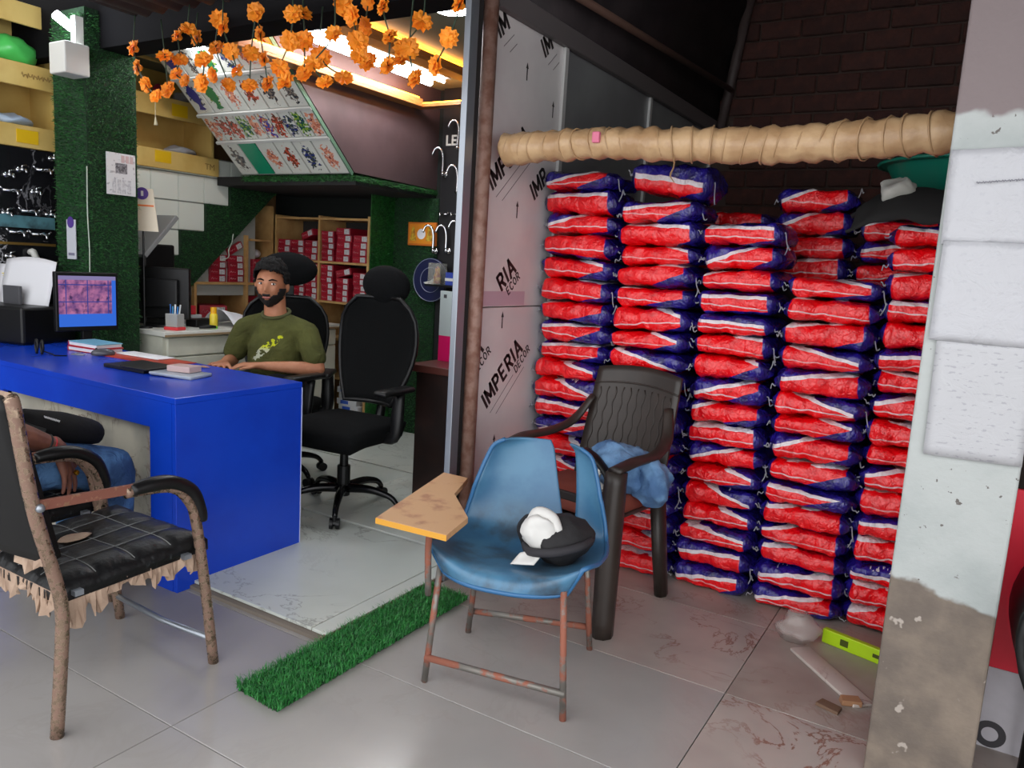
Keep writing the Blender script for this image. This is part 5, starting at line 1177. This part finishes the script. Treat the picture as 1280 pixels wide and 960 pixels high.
def blue_mat():
    m_, t, b = base('scuffed_blue_plastic', .38); o = t.obj(); x, y, z = t.xyz(o)
    c = t.mix(t.step(t.noise(o, 5, 5), .4, .65), lin((58, 102, 136)), lin((74, 120, 150)))
    worn = t.math('MULTIPLY', t.step(t.noise(o, 6, 6), .40, .6), t.math('SUBTRACT', 1., t.step(z, .42, .56)))
    worn = t.math('MULTIPLY', worn, t.math('SUBTRACT', 1., t.step(t.math('ABSOLUTE', x), .19, .235)))
    t.l.new(t.mix(t.math('MULTIPLY', worn, .85), c, lin((58, 64, 72))), b.inputs['Base Color']); t.l.new(t.math('MULTIPLY_ADD', t.noise(o, 9, 4), .3, .22), b.inputs['Roughness']); return m_
sh = obj('shell', bm, blue_mat(), bcx, True, solid=.008)
edge = [shell(0, -1+2*k/20) for k in range(21)]+[shell(k/40, 1) for k in range(1, 41)]
obj('edge_bead', tube(nb(), edge, .008, 6), M('blue_bead', (46, 98, 142), .4), sh, smooth=True); obj('edge_bead', tube(nb(), [shell(k/40, -1) for k in range(41)], .008, 6), M('blue_bead', (46, 98, 142), .4), sh, smooth=True)
LEGM = rust_mat('chipped_steel_tube', (120, 116, 110), (140, 84, 66), 16, .4, .5, .5)
MR = Matrix.Rotation(-.245, 3, 'Z')
def loc(wx, wy, z=0.): q = MR @ V((wx+1.205, wy-2.11, 0)); return V((q.x, q.y, z))
FL, FR, BL, BRr = loc(-1.386, 1.87), loc(-.92, 1.95), loc(-1.467, 2.237), loc(-1.046, 2.398)
padtop = loc(-1.335, 1.795, .54)
for a, b in ((FL, V((FL.x+.03, FL.y+.02, .40))), (FR, V((FR.x-.03, FR.y+.02, .40))), (BL, V((BL.x+.05, BL.y-.06, .42))), (BRr, V((BRr.x-.03, BRr.y-.06, .42)))):
    obj('leg', tube(nb(), [a, b], .0105, 10), LEGM, bcx, smooth=True)
for a, b in ((FL, FR), (BL, BRr)): obj('stretcher', tube(nb(), [V((a.x, a.y, .085)), V((b.x, b.y, .085))], .0115, 10), LEGM, bcx, smooth=True)
for s, a, b in ((0, FL, BL), (0, FR, BRr)): obj('seat_rail', tube(nb(), [V((a.x*.86, a.y+.02, .392)), V((b.x*.86, b.y-.06, .40))], .010, 8), LEGM, bcx, smooth=True)
obj('pad_support', tube(nb(), cr([FL+V((0, 0, .30)), FL.lerp(padtop, .5)+V((-.004, 0, .19)), padtop], 4), .0105, 10), LEGM, bcx, smooth=True)
pd = [loc(x, y) for x, y in ((-1.509, 1.75), (-1.663, 2.31), (-1.552, 2.31), (-1.473, 2.114), (-1.294, 1.938), (-1.252, 1.767))]
PADM = M('scuffed_pad_wood', (196, 152, 108), .5, c2=(160, 108, 74), sc=11, lo=.5, hi=.7)
pad = obj('writing_pad', prism(nb(), [(p.x, p.y) for p in pd], .54, .558, 'z'), PADM, bcx)
obj('pad_edge', prism(nb(), [(p.x*1.004, p.y*1.004) for p in pd], .539, .5565, 'z'), M('pad_edge_yellow', (206, 148, 48), .5), pad)
# bundle on the blue chair
cp = thing('hat', 'black cloth hat stuffed with white cloth on the blue chair', 'hat', (-1.085, 2.13, .412), .245)
bm = nb(); ell(bm, (.02, .0, .075), (.102, .095, .078), (0, -.15, 0), 30, 20); wob(bm, .022, 11, 6); wob(bm, .007, 32, 2); obj('crown', bm, M('black_canvas', (28, 26, 28), .8, bump=.3), cp, True)
bm = nb(); ell(bm, (-.03, -.055, .10), (.062, .05, .062), (.5, -.2, 0), 30, 20); wob(bm, .022, 15, 9); wob(bm, .008, 40, 3); obj('white_cloth', bm, M('white_cloth', (206, 204, 200), .85), cp, True)
obj('white_roll', tube(nb(), cr([(-.075, -.03, .13), (-.045, -.045, .165), (.0, -.05, .155), (.03, -.06, .12)], 5), [.014, .022, .022, .014], 10), M('white_cloth', (206, 204, 200), .85), cp, smooth=True)
obj('hat_band', tube(nb(), cr([(-.09, -.03, .05), (-.05, -.10, .055), (.03, -.115, .07), (.10, -.07, .085), (.125, .0, .09)], 5), [.010, .014, .015, .014, .010], 8), M('dark_band_cloth', (40, 38, 42), .8), cp, smooth=True)
bm = nb(); sheet(bm, 5, 5, lambda u, v: V((-.10+.075*u+.02*v, -.14+.065*v*(1-.9*abs(u-.6)), .02+.03*v+.01*u))); obj('white_flap', bm, M('white_cloth', (206, 204, 200), .85), cp, True, solid=.004)
bm = nb(); ell(bm, (-.085, .03, .075), (.045, .055, .06)); wob(bm, .02, 18, 3); obj('black_fold', bm, M('black_canvas', (28, 26, 28), .8, bump=.3), cp, True)

# ------------------------------------------------------------------ brown plastic armchair
BRP = M('dark_brown_plastic', (42, 35, 31), .45, c2=(52, 43, 38), sc=6)
br = thing('plastic_armchair', 'dark brown moulded plastic armchair against the bag stacks', 'armchair', (-1.285, 2.80, 0), -.17)     # faces local -Y
bm = nb()
def bkf(u, v): return V(((-.225+.45*u)*(1-.08*v)+.015*v, .20+.10*v+.035*math.cos(PI*(u-.5))-.02*0, .42+.53*v-.02*(2*u-1)**2*v))
b_ = obj('backrest', sheet(bm, 14, 18, bkf), BRP, br, True, solid=.012)
obj('top_band', tube(nb(), [bkf(k/14, .86)+V((0, -.008, 0)) for k in range(15)], .004, 6), BRP, b_, smooth=True)
for k in range(1, 12):
    u0 = k/12
    obj('weave_line', tube(nb(), [bkf(u0+.012*math.sin(j*1.6+(k % 2)*PI), .12+.70*j/16)+V((0, -.008, 0)) for j in range(17)], .003, 5), BRP, b_, smooth=True)
obj('seat', sheet(nb(), 12, 12, lambda u, v: V((-.235+.47*u*1.0, -.24+.46*v, .425-.03*math.sin(PI*u)*math.sin(PI*v)-.02*max(0, .2-v)*4))), BRP, br, True, solid=.012)
for s in (-1, 1):
    obj('front_leg', tube(nb(), cr([(s*.275, -.235, 0), (s*.268, -.225, .25), (s*.262, -.215, .45), (s*.262, -.205, .625)], 4), [.046, .050, .052, .046], 8, flat=.85), BRP, br, smooth=True)
    obj('leg_groove', box(nb(), s*.268-.004, s*.268+.004, -.272, -.262, .04, .40), M('dusty_plastic', (92, 82, 74), .6), br)
    obj('back_leg', tube(nb(), [(s*.235, .265, 0), (s*.225, .235, .2), (s*.205, .215, .44)], [.036, .040, .042], 8, flat=.7), BRP, br, smooth=True)
    obj('arm', tube(nb(), cr([(s*.262, -.225, .63), (s*.27, -.10, .648), (s*.265, .06, .65), (s*.235, .19, .69), (s*.19, .265, .80)], 5), [.030, .032, .030, .027, .020], 8, flat=.5), BRP, br, smooth=True)
cu = thing('seat_cushion', 'reddish brown block cushion on the brown plastic chair', 'cushion', (-1.265, 2.77, .42), -.17)
bm = nb(); box(bm, -.21, .20, -.19, .13, 0, .075, .02); wob(bm, .006, 8, 3); obj('block', bm, M('red_brown_cover', (128, 62, 48), .7), cu, True); obj('dark_band', box(nb(), -.205, .195, -.196, -.18, .05, .085, .006), M('dark_cover', (40, 32, 30), .7), cu)
LD = M('faded_denim', (112, 152, 192), .85, c2=(70, 104, 146), sc=9, bump=.5, bsc=30)
jn = thing('folded_jeans', 'blue jeans bundle with a black and white strap on the brown chair', 'jeans', (-1.12, 2.80, .50), -.1)
bm = nb(); ell(bm, (-.02, .0, .08), (.13, .13, .10), (0, .2, 0), 40, 28); wob(bm, .035, 11, 4); wob(bm, .014, 34, 2)
for v in bm.verts: v.co.z = max(v.co.z, -.006)
obj('denim', bm, LD, jn, True)
bm = nb(); ell(bm, (.12, -.01, .045), (.07, .08, .085), (0, 0, 0), 32, 22); wob(bm, .028, 14, 8); wob(bm, .012, 36, 5); obj('denim_leg', bm, LD, jn, True)
obj('black_strap', tube(nb(), cr([(-.13, -.11, .15), (-.06, -.145, .13), (.0, -.15, .07), (.0, -.14, .0)], 5), [.018, .022, .022, .015], 8, flat=.5), BLACKP, jn, smooth=True)
obj('white_strap', tube(nb(), cr([(-.12, -.125, .06), (-.06, -.155, .045), (-.01, -.155, .02)], 4), [.014, .018, .012], 8), WHITE, jn, smooth=True); obj('white_strap', tube(nb(), cr([(-.10, -.13, .02), (-.05, -.16, .06), (-.03, -.155, .10)], 4), [.010, .013, .010], 8), WHITE, jn, smooth=True)

# ------------------------------------------------------------------ floor mat, scraps
q = [atZ(*p) for p in ((293, 862), (340, 900), (605, 760), (560, 740))]
o0 = V((-1.822, 1.475, 0)); ua = V((.995, -.06, 0)).normalized(); va = V((.0, 1, 0)); lu, lv = .205, .99
mt = thing('grass_mat', 'strip of green artificial grass on the floor along the step', 'mat', (0, 0, 0))
bm = nb(); c4 = [o0, o0+ua*lu, o0+ua*lu+va*lv, o0+va*lv]; mid = (c4[0]+c4[2])/2; prism(bm, [(mid.x+(c.x-mid.x)*.9, mid.y+(c.y-mid.y)*.98) for c in c4], .001, .008); obj('backing', bm, TURFB, mt)
obj('blades', grass(nb(), o0+V((0, 0, .006)), ua, va, lu, lv, 11000, .034, .0014, 1.0, 21), M('mat_grass', (50, 140, 60), .5, c2=(24, 94, 38), sc=60), mt, kind='stuff')
lump('plastic_wrap', (-.44, 2.96, 0), (.075, .07, .06), M('clear_wrap', (200, 190, 184), .15, alpha=.4), 'crumpled clear plastic wrap on the floor by the bags', 'plastic wrap', .03, 20, 12)
sl = thing('spirit_level', 'yellow green spirit level lying on the floor behind the column', 'tool', (-.23, 2.985, .0), -.28)
obj('bar', box(nb(), -.13, .14, -.012, .012, .0, .055, .003), M('lime_plastic', (176, 214, 20), .4), sl); obj('vial', box(nb(), -.06, -.03, -.0135, -.011, .015, .04), M('vial_dark', (70, 80, 20), .3), sl); obj('vial', box(nb(), .06, .09, -.0135, -.011, .02, .034), M('vial_dark', (70, 80, 20), .3), sl)
ml = place('light_streak', tomesh('light_streak', wob(box(nb(), -.19, .19, -.04, .04, 0, .012, .003), .004, 8, 3), vein_mat('streak_tone', (196, 184, 176), (140, 110, 96), 6, .03, .5), True), None, (-.285, 2.745, 0), (0, 0, -.82)); tag(ml, 'pale light streak built as a thin slab on the floor by the column', 'light streak')  # streak of light on the floor, built as a pale thin slab
wd_ = place('wood_scrap', tomesh('wood_scrap', wob(box(nb(), -.03, .03, -.02, .02, 0, .02, .002), .005, 20, 2), M('raw_wood', (170, 126, 92), .7), False), None, (-.20, 2.60, 0), (0, 0, .4)); tag(wd_, 'small broken wood scrap at the foot of the column', 'scrap')
wd_ = place('wood_scrap', tomesh('wood_scrap', wob(box(nb(), -.04, .03, -.02, .02, 0, .012, .002), .005, 20, 4), M('dark_scrap', (110, 84, 66), .8), False), None, (-.25, 2.53, 0), (0, 0, -.3)); tag(wd_, 'dark flat scrap beside the column foot', 'scrap')

# ------------------------------------------------------------------ marigold strings on the beam
def flower_mesh(seed):
    r = random.Random(seed); bm = nb()
    for ring, (R_, z, n) in enumerate(((.034, .0, 12), (.028, .008, 10), (.018, .015, 8))):
        c = bm.verts.new((0, 0, z-.006)); vs = []
        for k in range(n*2):
            a = 2*PI*k/(n*2)+ring*.3; rr = R_*(1 if k % 2 else .86)*r.uniform(.9, 1.1); vs.append(bm.verts.new((rr*math.cos(a), rr*math.sin(a), z+r.uniform(-.006, .006))))
        for k in range(n*2): bm.faces.new((c, vs[k], vs[(k+1) % (n*2)]))
    lathe(bm, [(0, -.02), (.008, -.018), (.014, -.006), (0, -.004)], 8)
    return tomesh('flower', bm, MARI, False)
MARI = M('marigold_orange', (250, 152, 36), .6, vary=.12)
FM = [flower_mesh(k) for k in range(5)]
STEM = M('dark_stem', (34, 56, 36), .6)
strings = [[(167, 60), (172, 84), (182, 106), (195, 120)], [(222, 45), (225, 75), (220, 92), (231, 101)], [(236, 37), (254, 75), (252, 104)], [(246, 48), (266, 94)], [(274, 25), (270, 60), (286, 106)], [(279, 35), (289, 64), (297, 89)],
           [(319, 15), (314, 66), (312, 107)], [(325, 42), (330, 74), (335, 105)], [(366, 17), (362, 51), (350, 85), (357, 102)], [(379, 16), (381, 51), (380, 91)], [(417, 42), (392, 79), (406, 102)], [(429, 7), (440, 20), (447, 52), (449, 69)],
           [(460, 2), (457, 34), (460, 77)], [(479, 9), (487, 46), (485, 82)], [(527, 27), (503, 59), (501, 74)], [(574, 6), (561, 47), (544, 82)], [(401, 71), (430, 97)], [(512, 60), (519, 98)], [(206, 70), (210, 112)]]
num = {2: 'two', 3: 'three', 4: 'four'}
_rank = sorted(range(len(strings)), key=lambda k: strings[k][0][0]); ORDER = {k: ('first' if i == 0 else ORD[i]) for i, k in enumerate(_rank)}
for si, st_ in enumerate(strings):
    yy = (2.36, 2.45, 2.535)[_rank.index(si) % 3]; P = [atY(px, py, yy+RN.uniform(-.008, .008)) for px, py in st_]
    top = V((P[0].x+RN.uniform(-.02, .02), yy, max(2.43 if yy < 2.5 else 2.40, P[0].z+.03)))
    lab_ = 'string of %s orange marigolds, %s along the black beam from the turf pillar' % (num[len(st_)], ORDER[si])
    if si == 0: lab_ = 'string of four orange marigolds hanging down the turf pillar edge'
    t = thing('marigold_string', lab_, 'garland', top, 0, 'marigold strings on the beam')
    pts = [V((0, 0, 0))]+[p-top for p in P]
    obj('stem', tube(nb(), cr(pts, 4), .0032, 5), STEM, t, smooth=True)
    for p in pts[1:]:
        f_ = place('flower', FM[RN.randrange(5)], t, p, (RN.uniform(.7, 1.9), RN.uniform(-.7, .7), RN.uniform(-.4, 1.2))); s_ = RN.uniform(1.05, 1.4); f_.scale = (s_, s_, s_)
obj('hanging_tag', tube(nb(), [(0, 0, 0), (0, 0, -.09), (.003, 0, -.13)], [.0015, .0015, .010], 6), M('pale_tassel', (206, 196, 160), .6), None, True, loc=atY(194, 121, 2.36))
tag(bpy.data.objects['hanging_tag'], 'thin pale tassel hanging below the marigolds by the pillar', 'tassel')
